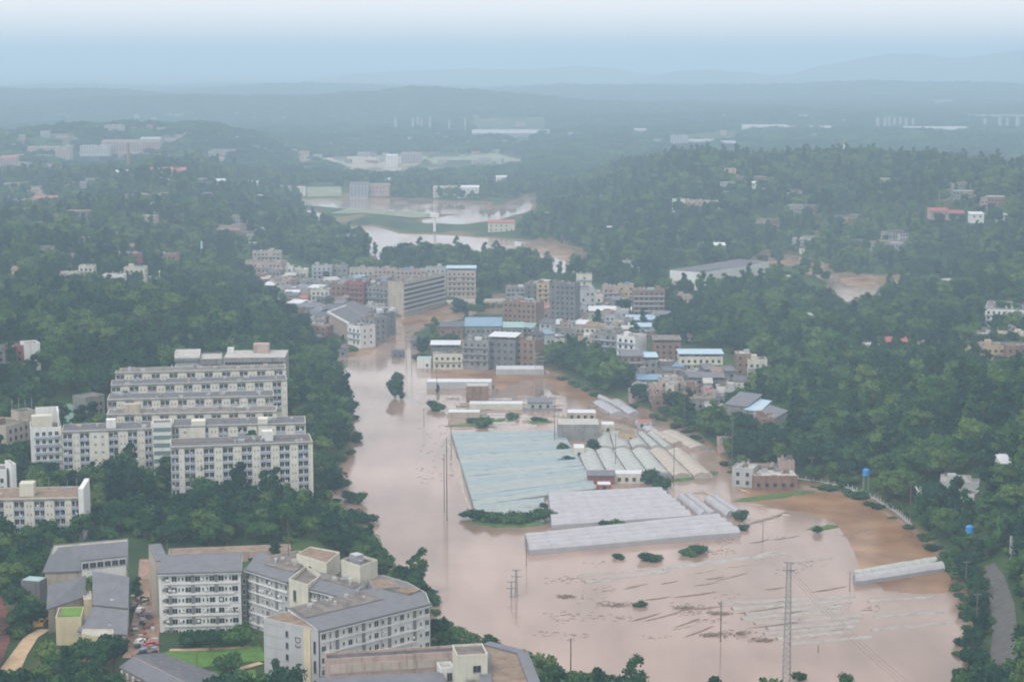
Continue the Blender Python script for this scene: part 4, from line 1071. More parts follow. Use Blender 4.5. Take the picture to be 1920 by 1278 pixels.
# curved riverside row with a white roof edge
P = [(W(x, y, 17).x, W(x, y, 17).y) for x, y in [(656, 606), (690, 596), (655, 575), (618, 586)]]
b = Building('riverside_row', 'riverside row with long dark roof and bright white slanting roof edge', foot([(616, 586), (655, 607), (690, 597), (650, 574)], 13), 3, 13, 'pink', 'slate', parapet=.2)
for i_ in range(4):
    o2, e2, n2, l2 = b.edge(i_); mx = b.c[0] + o2[0] + e2[0] * l2 / 2
    if n2[0] < -.3 and n2[1] < .5: b.bar('roof_edge', i_, 0, l2, b.h - .4, b.h + .9, .03, .9, WM['white'])
P = foot([(668, 612), (702, 604), (695, 580), (660, 566), (636, 574)], 11)
b = Building('riverside_row', 'curving balconied grey row on the left shore behind the white roof edge', P, 3, 11.5, 'grey', 'slate', parapet=.6)
# warehouse on the hill foot
b = Building('warehouse', 'long white warehouse with dark grey roof, its blank wall facing the town', foot([(1256, 507), (1322, 512), (1442, 492), (1385, 487)], 15), 4, 15, 'white', 'slate', cat='warehouse', parapet=.25)
b.box('ridge_vent', (4, 9), 34, 1.2, b.h + .12, .8, WM['grey'])
b = T(1238, 1290, 546, 533, 9, 0, 'beige', 'paleflat', 'low beige yard building in front of the white warehouse', 'plain')
b = T(1168, 1206, 510, 490, 8, 0, 'lightgrey', 'flat', 'white framed house with open ground floor in the woods above the town', 'plain', win=False)
b.mass_windows(0, 1, 6, 3, 1.8, 3.0, zb=.5)
# tilted grey roofs
for pts, lab, rf in [([(1360, 758, 14), (1400, 763, 14), (1428, 740, 18), (1388, 735, 18)], 'left tilted grey roof of three above the small pink house', 'greyt'),
                     ([(1397, 768, 13), (1425, 772, 13), (1445, 752, 16), (1420, 748, 16)], 'narrow tilted pale blue roof between two grey roofs', 'paleblue'),
                     ([(1420, 781, 14), (1450, 787, 14), (1476, 770, 17.5), (1442, 760, 17.5)], 'right tilted grey roof of three at the forest edge', 'greyt')]:
    slant('workshop', lab, pts, 5, 'grey', rf)
# bridge
bp1, bp2 = W(855, 566, 6), W(950, 563, 6)
br = thing('bridge', 'low pale bridge crossing the flooded river behind the blue roof', 'bridge', (bp1.x, bp1.y, 0))
v = bp2 - bp1; L_ = v.length; e1 = (v.x / L_, v.y / L_); n1 = (e1[1], -e1[0])
m = MB(); m.obox((0, 0), e1, n1, -6, L_ + 6, -4, 4, 5.0, 6.0); m.build('deck', WM['beige'], br)
for s_ in (-4, 3.7):
    m = MB(); m.obox((0, 0), e1, n1, -6, L_ + 6, s_, s_ + .3, 6.003, 7.1); m.build('railing', WM['cream'], br)
for t in range(4): m = MB(); m.obox((0, 0), e1, n1, 3 + t * 12, 5 + t * 12, -3, 3, -3, 4.99); m.build('pier', WM['grey'], br)

# ---------------- far valley and background buildings
FAR = [
 (812,860,368,350,14,'cream','paleflat','pale two storey hall with pillars in the far valley'),
 (858,898,366,352,14,'white','whitetin','bright white roofed shed right of the pillared far hall'),
 (656,690,370,345,14,'lightgrey','slate','grey roofed far building left of the valley ponds'),
 (690,730,362,348,14,'pink','brownroof','pink walled far farm house among the valley ponds'),
 (722,732,352,334,10,'white','flat','slim white far tower house in the valley'),
 (752,791,306,287,16,'pink','paleflat','pink and white far block between the pale fields'),
 (725,745,312,292,12,'white','whitetin','small white far house left of the pink and white block'),
 (556,572,362,350,9,'white','flat','small white far house at the left edge of the valley'),
 (930,955,345,332,10,'white','whitetin','small bright far roof near the valley right side'),
 (1258,1290,278,249,22,'white','paleflat','tall white far factory block on the wooded ridge'),
 (1291,1340,276,263,24,'white','whitetin','long white far factory roof right of the tall factory block'),
 (1340,1380,277,266,22,'white','whitetin','tapering white far roof at the end of the factory'),
 (1262,1285,392,374,11,'white','flat','left white far house of the ridge village'),
 (1286,1318,393,376,11,'pink','flat','pinkish far house in the middle of the ridge village'),
 (1318,1360,394,378,11,'tan','paleflat','tan long far house at the right of the ridge village'),
 (1360,1380,335,317,12,'tan','flat','single tan far house in the woods above the ridge village'),
 (1285,1300,435,422,9,'pink','flat','small lilac far house below the ridge village'),
 (1310,1360,475,460,10,'pink','whitetin','row of white and pink far houses above the warehouse'),
 (1375,1402,470,462,9,'lightgrey','paleblue','low pale far roof right of the white and pink row'),
 (1408,1445,350,344,10,'white','whitetin','low white far roof line in the right woods'),
 (1745,1780,404,396,14,'pink','redtin','pink far roof in the terraced woods on the right'),
 (1780,1810,407,400,12,'grey','redtin','grey red far roof beside the pink far roof'),
 (1820,1845,410,402,10,'white','whitetin','small white far house right of the grey red far roof'),
 (1870,1888,410,403,10,'white','whitetin','tiny white far roof near the right edge'),
 (1835,1858,332,325,12,'white','whitetin','tiny bright far house on the right ridge'),
 (180,260,332,324,18,'white','whitetin','long bright far shed roofs at the left works'),
 (262,345,327,320,18,'pink','redtin','long reddish far shed beside the works chimney'),
 (350,420,346,340,14,'white','whitetin','left cluster of white far roofs under the cone hill'),
 (424,482,350,343,14,'white','whitetin','right cluster of white far roofs under the cone hill'),
 (306,316,345,337,9,'white','flat','tiny white far house below the works'),
 (52,130,300,276,24,'pink','paleflat','wide pink far factory at the left'),
 (150,205,288,270,20,'lightgrey','paleflat','pale far factory hall left of the works chimney'),
 (190,300,284,263,24,'pink','redtin','long red and white far factory row'),
 (262,300,275,258,20,'lightgrey','whitetin','small pale far hall behind the red and white row'),
 (196,230,252,231,20,'white','flat','tall pale far block on the left ridge'),
 (345,360,258,248,16,'white','flat','tiny bright far house on the left ridge'),
 (20,58,400,376,14,'lightgrey','flat','dim lilac far house group at the left edge'),
 (60,105,388,372,14,'pink','redtin','dim pink far roof at the left'),
 (0,30,310,296,18,'pink','redtin','dim pink far roofs cut by the left edge'),
 (540,556,292,280,14,'pink','redtin','dim reddish far house left on the slope of the cone hill'),
 (560,578,300,286,14,'beige','brownroof','dim beige far house on the slope of the cone hill'),
 (572,590,280,270,14,'lightgrey','redtin','dim far house top on the slope of the cone hill'),
 (885,1030,258,248,40,'white','whitetin','very long white far shed in the haze'),
 (830,862,264,256,20,'white','flat','small pale far block left of the very long white shed'),
 (1065,1075,262,246,14,'white','flat','slim pale far tower right of the very long white shed'),
 (1190,1212,250,243,20,'white','whitetin','pale far roof in the haze left of the factory'),
 (1395,1480,248,238,40,'cream','whitetin','long pale far sheds in the haze'),
 (1480,1580,248,241,40,'lightgrey','whitetin','thin pale far shed line in the haze'),
 (1700,1820,250,242,40,'white','whitetin','long white far shed line at the right in the haze'),
 (1742,1785,196,186,40,'white','flat','bright far block on the foot of the hazy mountain'),
 (1000,1030,418,402,10,'lightgrey','brownroof','dim house on the far right bank of the bend'),
 (915,965,434,418,14,'cream','redtin','yellowish red far house on the bank of the bend'),
 (1139,1160,440,428,8,'white','whitetin','slanting bright far roof on the wooded slope'),
 (1665,1690,585,575,8,'lightgrey','paleflat','small pale house in the woods right of the pool'),
 (1500,1508,474,468,5,'white','flat','tiny white hut above the brown pool'),
]
WM['farwhite'] = mat('haze_dulled_white_render', (.30, .31, .33), .9, .15, .1); RM['farwhite'] = mat('haze_dulled_white_sheet', (.29, .30, .32), .8, .2, .1)  # white darkened for far houses, haze fade put into the colour
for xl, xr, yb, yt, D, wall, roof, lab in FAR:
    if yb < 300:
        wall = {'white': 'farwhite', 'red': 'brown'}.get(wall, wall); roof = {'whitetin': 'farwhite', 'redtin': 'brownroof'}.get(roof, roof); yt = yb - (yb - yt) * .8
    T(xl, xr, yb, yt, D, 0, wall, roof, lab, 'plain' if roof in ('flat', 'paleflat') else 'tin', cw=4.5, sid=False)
# slim far towers in the haze
for i_, (x, w_, yt, yb) in enumerate([(741, 5, 222, 244), (774, 4, 222, 246), (783, 4, 220, 246), (790, 4, 224, 246), (806, 5, 219, 246), (842, 4, 225, 246), (872, 4, 222, 244), (1647, 5, 221, 242), (1660, 4, 222, 242), (1668, 4, 220, 242), (1678, 4, 222, 242), (1689, 4, 220, 242), (1700, 4, 221, 242), (1713, 4, 223, 242), (1876, 5, 220, 243), (1890, 4, 222, 243), (1909, 6, 218, 243), (1848, 4, 223, 242)]):
    T(x - w_ / 2.6, x + w_ / 2.6, yb + 2, yt, 14, 0, 'lightgrey', 'paleflat', 'slim pale high rise in the haze behind the far valley' if x < 1000 else 'slim pale high rise in the haze at the right horizon', 'plain', name='high_rise', cat='high rise', sid=False,
      group='high rises in the haze behind the valley' if x < 1000 else 'high rises in the haze at the right')
rs_ = random.Random(90)      # houses of a few pixels: past the limit of single ones, one joined mass
FM = [WM[k] for k in ('farwhite', 'lightgrey', 'beige', 'pink', 'brown', 'grey')] + [RM[k] for k in ('paleflat', 'farwhite', 'brownroof', 'slate', 'brownroof', 'greyt')] + [GLASS]
FH = MB()
for x0, x1, y0, y1, n_ in [(0, 560, 215, 430, 66), (600, 1000, 235, 345, 36), (1050, 1915, 225, 470, 38), (0, 600, 235, 330, 44), (0, 520, 420, 500, 16), (1100, 1900, 470, 620, 10)]:
    for k_ in range(n_):
        cxp, cyp = rs_.uniform(x0, x1), y0 + (y1 - y0) * rs_.random() ** 1.3
        for j_ in range(rs_.choice([1, 1, 2, 3])):
            x_, y_ = cxp + j_ * rs_.uniform(10, 20), cyp + rs_.uniform(-3, 3); p = hit(x_, y_)
            if p.z < 1.2 or y_ < 216: continue
            w_, d_, h_ = rs_.choice([9, 11, 14, 20]), rs_.uniform(8, 12), rs_.uniform(4, 9.5); an = rs_.uniform(-.5, .5); e_ = (math.cos(an), math.sin(an)); n_2 = (e_[1], -e_[0])
            FH.cur = rs_.randrange(6); FH.obox((p.x, p.y), e_, n_2, -w_ / 2, w_ / 2, -d_, 0, p.z - 3, p.z + h_)
            FH.cur = 6 + rs_.randrange(6); FH.obox((p.x, p.y), e_, n_2, -w_ / 2 - .4, w_ / 2 + .4, -d_ - .4, .5, p.z + h_ + .01, p.z + h_ + .5)
            FH.cur = 12
            for f_ in range(max(1, int(h_ / 3.2))):
                for c_ in range(int(w_ / 3)): FH.obox((p.x, p.y), e_, n_2, -w_ / 2 + .8 + c_ * 3, -w_ / 2 + 2.2 + c_ * 3, -.1, .05, p.z + 1 + f_ * 3.1, p.z + 2.5 + f_ * 3.1)
            CLEAR.append((p.x, p.y + 4, 8)); CLEAR.append((p.x, p.y - 8, 6))
fo = FH.build('distant_houses', FM, kind='stuff')
# viaduct
p1, p2 = hit(1345, 222), hit(1990, 224)
vz = 42
vd = thing('viaduct', 'faint long viaduct line crossing the hazy plain on the right', 'viaduct', (p1.x, p1.y, 0))
q1, q2 = W(1340, 216, vz), W(2000, 215, vz)
m = MB(); v = q2 - q1; L_ = v.length; e1 = (v.x / L_, v.y / L_); n1 = (e1[1], -e1[0]); o_ = (q1.x - p1.x, q1.y - p1.y)
m.obox(o_, e1, n1, 0, L_, -5, 5, vz - 4, vz); m.build('deck', WM['lightgrey'], vd)
for t in range(26): m = MB(); m.obox(o_, e1, n1, t * L_ / 26 + 3, t * L_ / 26 + 7, -3, 3, 0, vz - 4.01); m.build('pier', WM['lightgrey'], vd)
# chimney, masts, monument
def mast(name, label, cat, px, py, top, r0, r1, m, zb=None, cross=None, stripes=None):
    p = hit(px, py) if zb is None else W(px, py, zb); h = ztop_at(p.x, p.y, top) - p.z
    t = thing(name, label, cat, (p.x, p.y, p.z))
    b = MB()
    if stripes:
        for k in range(stripes):
            b.cur = k % 2; b.tube((0, 0, h * k / stripes - (2 if k == 0 else 0)), (0, 0, h * (k + 1) / stripes), r0 + (r1 - r0) * k / stripes, r0 + (r1 - r0) * (k + 1) / stripes, 8)
    else: b.tube((0, 0, -2), (0, 0, h), r0, r1, 8)
    b.build('shaft', m, t)
    if cross:
        for z, w in cross:
            c = MB(); c.box(-w / 2, -.12, h * z - .12, w / 2, .12, h * z + .12); c.build('cross_arm', m[0] if isinstance(m, list) else m, t)
    return t, h
mast('chimney', 'tall dark brick chimney of the far works', 'chimney', 242, 328, 268, 2.6, 1.7, WM['brown'])
mast('mast', 'tall pale blue and white mast behind the wooded hill', 'mast', 379, 500, 452, .9, .7, [mat('pale_blue_paint', (.35, .6, .7), .6), WM['white']], stripes=5, cross=[(.36, 10)])
t, h = mast('church_tower', 'white and pink needle tower in the far right woods', 'tower', 1582, 300, 262, 3.2, .6, [WM['white'], WM['pink']], stripes=4)
t, h = mast('monument', 'white T shaped monument on the river island', 'monument', 815, 436, 402, 1.6, 1.4, WM['white'])
m = MB(); m.box(-4.5, -2, h - 3, 4.5, 2, h + 1.2); m.build('head', WM['white'], t)
# ------------------------------------------------------------------ greenhouses and things in the flood
NET = [mat('blue_green_film_%s' % 'abc'[k], c, .6, .10, .25, spec=.5, stain=0) for k, c in enumerate([(.24, .295, .31), (.22, .285, .305), (.26, .30, .30)])]
FILM = mat('milky_film', (.33, .33, .355), .6, .10, .3, spec=.5)
FILM_G = mat('old_grey_film', (.34, .355, .34), .6, .14, .4, spec=.4)
FILM_B = mat('dusty_film', (.37, .33, .285), .7, .14, .4, spec=.3)
GUT = mat('valley_shade_gutter', (.12, .115, .11), .9, .2)  # gutters kept dark, shade of the valleys between bays put into their colour
DROWN = mat('muddy_film', (.29, .275, .26), .6, .2, .3, spec=.3)
def quad_pts(c, s, t):
    """bilinear point inside four photograph corners (near left, near right, far right, far left)"""
    a = (c[0][0] + (c[1][0] - c[0][0]) * s, c[0][1] + (c[1][1] - c[0][1]) * s); b = (c[3][0] + (c[2][0] - c[3][0]) * s, c[3][1] + (c[2][1] - c[3][1]) * s)
    return a[0] + (b[0] - a[0]) * t, a[1] + (b[1] - a[1]) * t
def wq4(corners, z):
    return [W(x, y, z) for x, y in corners]
def bil(Q, s, t):
    a = Q[0].lerp(Q[1], s); b = Q[3].lerp(Q[2], s); return a.lerp(b, t)
def greenhouse(label, corners, n, z0, z1, mats, along='s', name='greenhouse', partname='roof_bay', sag=.0, seed=1, group=None, arch=5, gap=0.0, torn=0.0, ends=True):
    """multi span film house: n arched bays; along 's' = ridges run left-right, 't' = ridges run away from the camera"""
    Q = wq4(corners, z0); c = sum((q.xy for q in Q), Vector((0, 0))) / 4
    root = thing(name, label, 'greenhouse', (c.x, c.y, 0), 0, group); r = random.Random(seed)
    for k in range(n):
        b = MB(); a0, a1 = (k + gap) / n, (k + 1 - gap) / n; segs = 10; pr = []
        off = r.uniform(-.3, .3) * sag
        e0, e1 = r.uniform(0, torn), r.uniform(0, torn)
        for i in range(segs + 1):
            u = e0 + (1 - e0 - e1) * i / segs; row = []
            for j in range(arch + 1):
                w = a0 + (a1 - a0) * j / arch
                p = bil(Q, u, w) if along == 's' else bil(Q, w, u)
                z = z0 + (z1 - z0) * math.sin(math.pi * j / arch) ** .7 + off + r.uniform(-.12, .12) * (1 + sag)
                row.append((p.x - c.x, p.y - c.y, z))
            pr.append(row)
        for i in range(segs):
            for j in range(arch):
                k0 = len(b.v); b.v += [pr[i][j], pr[i + 1][j], pr[i + 1][j + 1], pr[i][j + 1]]; b.f.append((k0, k0 + 1, k0 + 2, k0 + 3)); b.mi.append(0)
        if ends:
            for row in (pr[0], pr[-1]):
                b.poly([(row[0][0], row[0][1], 0)] + row + [(row[-1][0], row[-1][1], 0)])
            for j in (0, arch):
                for i in range(segs): b.poly([(pr[i][j][0], pr[i][j][1], -.3), (pr[i + 1][j][0], pr[i + 1][j][1], -.3), pr[i + 1][j], pr[i][j]])
        b.build(partname, mats[r.randrange(len(mats))], root)
        g = MB(); i2 = 0
        for i in range(segs + 1):
            for j in range(0, arch):
                p, q = Vector(pr[i][j]), Vector(pr[i][j + 1]); up = Vector((0, 0, .05)); g.tube(p + up, q + up, .06, .06, 3)
        g.build('hoops', STEEL, root, kind='stuff')
    if n > 1 and sag == 0:
        for k in range(1, n):
            m = MB(); prev = None
            for i in range(9):
                p = bil(Q, i / 8, k / n) if along == 's' else bil(Q, k / n, i / 8); p = Vector((p.x - c.x, p.y - c.y, z0 + .12))
                if prev is not None: m.tube(prev, p, .27 if z1 - z0 > .8 else .09, None, 4)
                prev = p
            m.build('gutter', GUT, root)
        for i in range(2):
            m = MB()
            for k in range(n * 2 + 1):
                p = bil(Q, i, k / n / 2) if along == 's' else bil(Q, k / n / 2, i); m.tube((p.x - c.x, p.y - c.y, -1), (p.x - c.x, p.y - c.y, z0), .07, None, 4)
            m.build('posts', STEEL, root, kind='stuff')
    return root
g1 = greenhouse('huge blue green net house covering the middle of the flooded field', [(888, 947), (1118, 914), (1052, 806), (846, 810)], 17, 1.3, 1.75, NET, partname='roof_strip', sag=.35, seed=3, arch=3)
g2 = greenhouse('smaller blue green net house below the huge one, its left end sunk', [(905, 975), (1020, 975), (1020, 932), (886, 948)], 5, 1.0, 1.5, NET, partname='roof_strip', sag=.3, seed=5, arch=3)
greenhouse('milky film greenhouse with seven long bays right of the net houses', [(1034, 984), (1296, 966), (1236, 915), (1028, 926)], 7, 1.5, 2.9, [FILM], seed=7)
greenhouse('longest milky film greenhouse, nearest to the camera, with a dark open front', [(992, 1031), (1388, 997), (1342, 966), (984, 1004)], 4, 1.8, 3.3, [FILM], seed=8)
greenhouse('short film tunnel pair slanting away, left one, beside the seven bay greenhouse', [(1312, 966), (1346, 965), (1300, 931), (1270, 931)], 2, 1.0, 2.6, [FILM], 't', seed=9)
greenhouse('short film tunnel pair slanting away, right one, at the junk heap', [(1362, 966), (1392, 960), (1352, 934), (1320, 936)], 2, 1.0, 2.6, [FILM], 't', seed=10)
for k in range(6):
    x0, x1 = 1106 + 39 * k, 1142 + 39 * k; f0, f1 = 1084 + 33.5 * k, 1114 + 33.5 * k
    greenhouse(['leftmost', 'second', 'third', 'fourth', 'fifth', 'rightmost'][k] + ' of the six pale parallel tunnels with closed front ends', [(x0, 896 - k), (x1, 895 - k), (f1, 843), (f0, 844)], 1, 1.5, 2.7, [FILM_G if k < 4 else FILM_B], 't', seed=20 + k, group=None, name='film_tunnel', partname='film_cover')
for k, (a, c_, d_, e_) in enumerate([((1122, 840), (1150, 839), (1142, 812), (1120, 813)), ((1152, 839), (1182, 838), (1168, 810), (1144, 811)), ((1186, 838), (1214, 836), (1192, 809), (1170, 810)), ((1222, 838), (1240, 838), (1208, 811), (1196, 812)), ((1246, 838), (1262, 838), (1226, 811), (1214, 812))]):
    greenhouse(['leftmost', 'second', 'third', 'fourth', 'fifth'][k] + ' slim tunnel of the row behind the six pale tunnels', [a, c_, d_, e_], 1, 1.3, 2.3, [FILM_G], 't', seed=40 + k, name='film_tunnel', partname='film_cover')
for k, (q, lab) in enumerate([([(1296, 840), (1328, 838), (1270, 808), (1240, 810)], 'broad brownish tunnel at the far right of the pale tunnels'),
    ([(1262, 832), (1282, 830), (1232, 806), (1218, 808)], 'thin muddy tunnel left of the broad brownish one'),
    ([(1146, 776), (1172, 775), (1136, 752), (1112, 754)], 'upper grey tunnel under the tree belt, leftmost'), ([(1178, 776), (1200, 774), (1166, 750), (1144, 751)], 'upper grey tunnel under the tree belt, rightmost'),
    ([(1214, 808), (1236, 806), (1206, 788), (1190, 790)], 'short grey tunnel between tree belt and muddy bank'),
    ([(1160, 762), (1168, 761), (1128, 742), (1120, 743)], 'thin pale strip tunnel at the brown corner of the flood')]):
    greenhouse(lab, q, 1, 1.0, 2.0, [FILM_B if k < 2 else FILM], 't', seed=60 + k, name='film_tunnel', partname='film_cover')
greenhouse('pale tunnel beside the brown water at the lower right', [(1604, 1090), (1772, 1064), (1748, 1046), (1600, 1072)], 2, 1.5, 2.9, [FILM, FILM_G], seed=71, name='film_tunnel', partname='film_cover')
# drowned tunnels: only the tops show
for k in range(9):
    y = 1128 + k * 9.5; xa = 1352 + k * 14 + (k % 3) * 10; xb = 1606 - (k % 4) * 12 + k * 4
    greenhouse('drowned film tunnel at the lower right, %s of nine roof strips' % ['farthest', 'second farthest', 'third farthest', 'fourth farthest', 'middle', 'fourth nearest', 'third nearest', 'second nearest', 'nearest'][k], [(xa, y + 7), (xb, y - 7), (xb - 8, y - 13), (xa - 6, y + 1)], 1, -.15, .36, [DROWN], seed=80 + k, name='drowned_tunnel', partname='film_cover', ends=False, arch=4)
for k, (q, lab) in enumerate([([(1245, 1070), (1478, 1040), (1474, 1034), (1240, 1062)], 'long drowned tunnel roof right of the bushes'), ([(1085, 1083), (1250, 1066), (1248, 1062), (1083, 1080)], 'left faint drowned tunnel roof'), ([(1100, 1094), (1255, 1074), (1252, 1070), (1098, 1090)], 'second faint drowned tunnel roof'),
   ([(1480, 1056), (1560, 1048), (1558, 1045), (1478, 1053)], 'short drowned roof strip left of the brown water'), ([(1640, 1160), (1770, 1150), (1768, 1144), (1638, 1154)], 'drowned roof strip near the right shore'), ([(1636, 1184), (1790, 1170), (1788, 1164), (1634, 1178)], 'second drowned roof strip near the right shore'), ([(1630, 1130), (1750, 1122), (1748, 1117), (1628, 1125)], 'third drowned roof strip near the right shore')]):
    greenhouse(lab, q, 1, -.12, .3, [DROWN], seed=100 + k, name='drowned_tunnel', partname='film_cover', ends=False, arch=4)
# sheds in the flooded field
def shed(xl, xr, yb, yt, D, wall, roof, label, zb=.0, style='plain', **k): return T(xl, xr, yb, yt, D, 0, wall, roof, label, style, zb=zb, name='shed', cat='shed', sid=False, **k)
shed(1046, 1124, 826, 796, 15, 'grey', 'paleflat', 'pale flat roofed pump house between two dark trees', win=False)
shed(1076, 1096, 858, 840, 9, 'cream', 'whitetin', 'small cream hut below the pale pump house')
shed(1064, 1118, 788, 774, 9, 'beige', 'whitetin', 'low white roofed shed behind the pump house')
shed(1102, 1152, 908, 892, 6, 'red', 'greyt', 'dark red walled shed in front of the leftmost pale tunnel', style='tin', win=False)
shed(1152, 1212, 906, 888, 7, 'cream', 'whitetin', 'cream shed with posts in front of the pale tunnels')
shed(1120, 1146, 922, 910, 6, 'red', 'whitetin', 'tiny red shed with a white roof by the net house corner')
shed(1212, 1260, 903, 890, 5, 'grey', 'greyt', 'grey shed at the foot of the fourth and fifth pale tunnels', win=False)
shed(874, 916, 757, 724, 9, 'brown', 'paleflat', 'brown box building standing in the flood', win=False)
shed(800, 922, 728, 716, 10, 'lightgrey', 'whitetin', 'long lilac white roof beside the brown box building', win=False)
shed(930, 1020, 702, 692, 13, 'lightgrey', 'whitetin', 'grey white flat roof at the flood edge behind the pylon', win=False)
shed(990, 1036, 768, 755, 8, 'lightgrey', 'greyt', 'grey blue tin shed in the upper flooded field', style='tin')
shed(880, 980, 768, 758, 8, 'cream', 'whitetin', 'long cream low roof left of the grey blue tin shed', win=False)
shed(840, 900, 784, 776, 7, 'beige', 'whitetin', 'low cream roof at the left of the upper flooded field', win=False)
shed(782, 808, 690, 672, 8, 'white', 'teal', 'small white and teal house left of the cream terrace')
shed(734, 758, 672, 658, 8, 'dark', 'slate', 'dark drowned house roof in the river left of the poles', zb=-.5)
shed(1160, 1192, 830, 812, 8, 'tan', 'brownroof', 'ochre hut on the muddy bank above the slim tunnels')
shed(1128, 1152, 812, 796, 8, 'cream', 'whitetin', 'white gate like hut on the muddy bank')
shed(1196, 1222, 804, 792, 8, 'lightgrey', 'redtin', 'lilac roofed hut right of the muddy bank')
shed(1384, 1418, 1015, 1004, 5, 'grey', 'slate', 'broken dark shed at the right end of the longest greenhouse', zb=-.4) if False else None
shed(1770, 1802, 1290, 1262, 6, 'lightgrey', 'paleflat', 'pale low structure in the water at the bottom right', zb=-.2) if False else None
# dikes and field strips just above the water
def mound(name, label, pts, w, zt, m, cat=None, kind=None, seed=0):
    """low ridge along photograph points"""
    r = random.Random(seed); P = [W(x, y, 0) for x, y in pts]; c = P[0].copy(); path = []
    for a, b in zip(P, P[1:]):
        n = max(2, int((b - a).length / 2.5))
        path += [a.lerp(b, k / n) for k in range(n)]
    path.append(P[-1]); M = MB(); rows = []
    for i, p in enumerate(path):
        d = (path[min(i + 1, len(path) - 1)] - path[max(i - 1, 0)]).normalized(); nn = Vector((-d.y, d.x, 0)); t = math.sin(math.pi * min(1, max(0, i / (len(path) - 1)))) ** .25
        ww = w * (.7 + .6 * r.random()) * max(t, .1); zz = zt * (.6 + .6 * r.random()) * max(t, .1)
        rows.append([tuple(p - c + nn * (ww * s) + Vector((0, 0, z * zz - (.35 if z == 0 else 0)))) for s, z in ((-1, 0), (-.6, .7), (0, 1), (.6, .75), (1, 0))])
    for a, b in zip(rows, rows[1:]):
        for j in range(4): M.poly([a[j], a[j + 1], b[j + 1], b[j]])
    o = M.build(name, m, None, tuple(c), kind=kind)
    if cat: tag(o, label, cat)
    return o
MUD = mat('wet_mud', (.19, .14, .11), .5, .3, .8, .4, spec=.4); GRS = mat('bank_grass', (.06, .11, .03), .95, .35, .6, .4); PALE = mat('pale_dike', (.38, .33, .28), .8, .2, .5, .2)
k = 0
for nm, lab, pts, w, zt, m_, ct in [
 ('dike', 'muddy dike below the small net house', [(872, 975), (930, 985), (1000, 984), (1030, 976)], 3.2, .9, GRS, 'dike'),
 ('dike', 'left edge of the net house field, a pale sunken dike', [(842, 800), (838, 830), (862, 870), (868, 920), (884, 960)], .8, .25, PALE, 'dike'),
 ('dike', 'grassy strip under the brick yard house', [(1375, 940), (1440, 932), (1530, 920)], 4, .8, GRS, 'grass strip'),
 ('dike', 'grass strip at the foot of the rightmost pale tunnel', [(1262, 902), (1310, 893), (1345, 884)], 4, .9, GRS, 'grass strip'),
 ('dike', 'grassy dike above the huge net house', [(832, 799), (880, 797), (925, 792), (945, 784)], 3.4, .8, GRS, 'dike'),
 ('dike', 'short grassy dike above the right end of the huge net house', [(988, 792), (1020, 792), (1034, 790)], 3, .7, GRS, 'dike'),
 ('dike', 'dark field bank between brown box and tin shed', [(870, 772), (940, 766), (1060, 760)], 1.2, .5, MUD, 'dike'),
 ('dike', 'second dark field bank in the upper flooded field', [(846, 778), (950, 776), (1040, 772)], 1.0, .4, MUD, 'dike'),
 ('dike', 'long pale field edge above the grassy dikes', [(838, 770), (960, 757), (1066, 757)], 1.4, .4, PALE, 'dike'),
 ('dike', 'muddy bank crossing between tree belt and slim tunnels', [(1110, 784), (1165, 800), (1225, 822), (1262, 838)], 5, .8, MUD, 'mud bank'),
 ('dike', 'pale path at the right edge of the net house', [(1062, 850), (1085, 880), (1105, 900), (1125, 912)], 2, .5, PALE, 'path edge'),
 ('dike', 'dark planted edge between the two net houses', [(884, 949), (960, 940), (1040, 930), (1118, 915)], .9, .9, GRS, 'hedge bank'),
 ('dike', 'mud ridge right of the film greenhouses', [(1392, 985), (1450, 970), (1480, 958)], 1.5, .5, MUD, 'mud bank'),
 ('dike', 'island of mud in front of the brown water', [(1512, 992), (1545, 990), (1570, 984)], 4, .5, GRS, 'islet')]:
    mound(nm, lab, pts, w, zt, m_, ct, seed=k); k += 1
LINES = [(1205, 1165, 1280, 1145), (1262, 1177, 1312, 1158), (1180, 1165, 1240, 1148), (1280, 1195, 1340, 1172), (1205, 1125, 1262, 1117), (1260, 1120, 1350, 1108), (1298, 1142, 1360, 1135), (1380, 1150, 1480, 1135), (1395, 1178, 1500, 1165), (1085, 1078, 1160, 1072),
         (1455, 1128, 1500, 1120), (1520, 1110, 1590, 1098), (1430, 1105, 1475, 1100), (1404, 1018, 1440, 1012), (1440, 1012, 1500, 1004), (1300, 1098, 1350, 1090), (1320, 1086, 1360, 1080)]
for i_, (a, b_, c_, d_) in enumerate(LINES):
    o = mound('field_edge', '', [(a, b_), ((a + c_) / 2, (b_ + d_) / 2 + 1), (c_, d_)], .45, .3, MUD, seed=i_ + 30)
    tag(o, 'thin dark field edge just breaking the flood surface in the lower right', 'field edge', 'thin field edges breaking the surface')
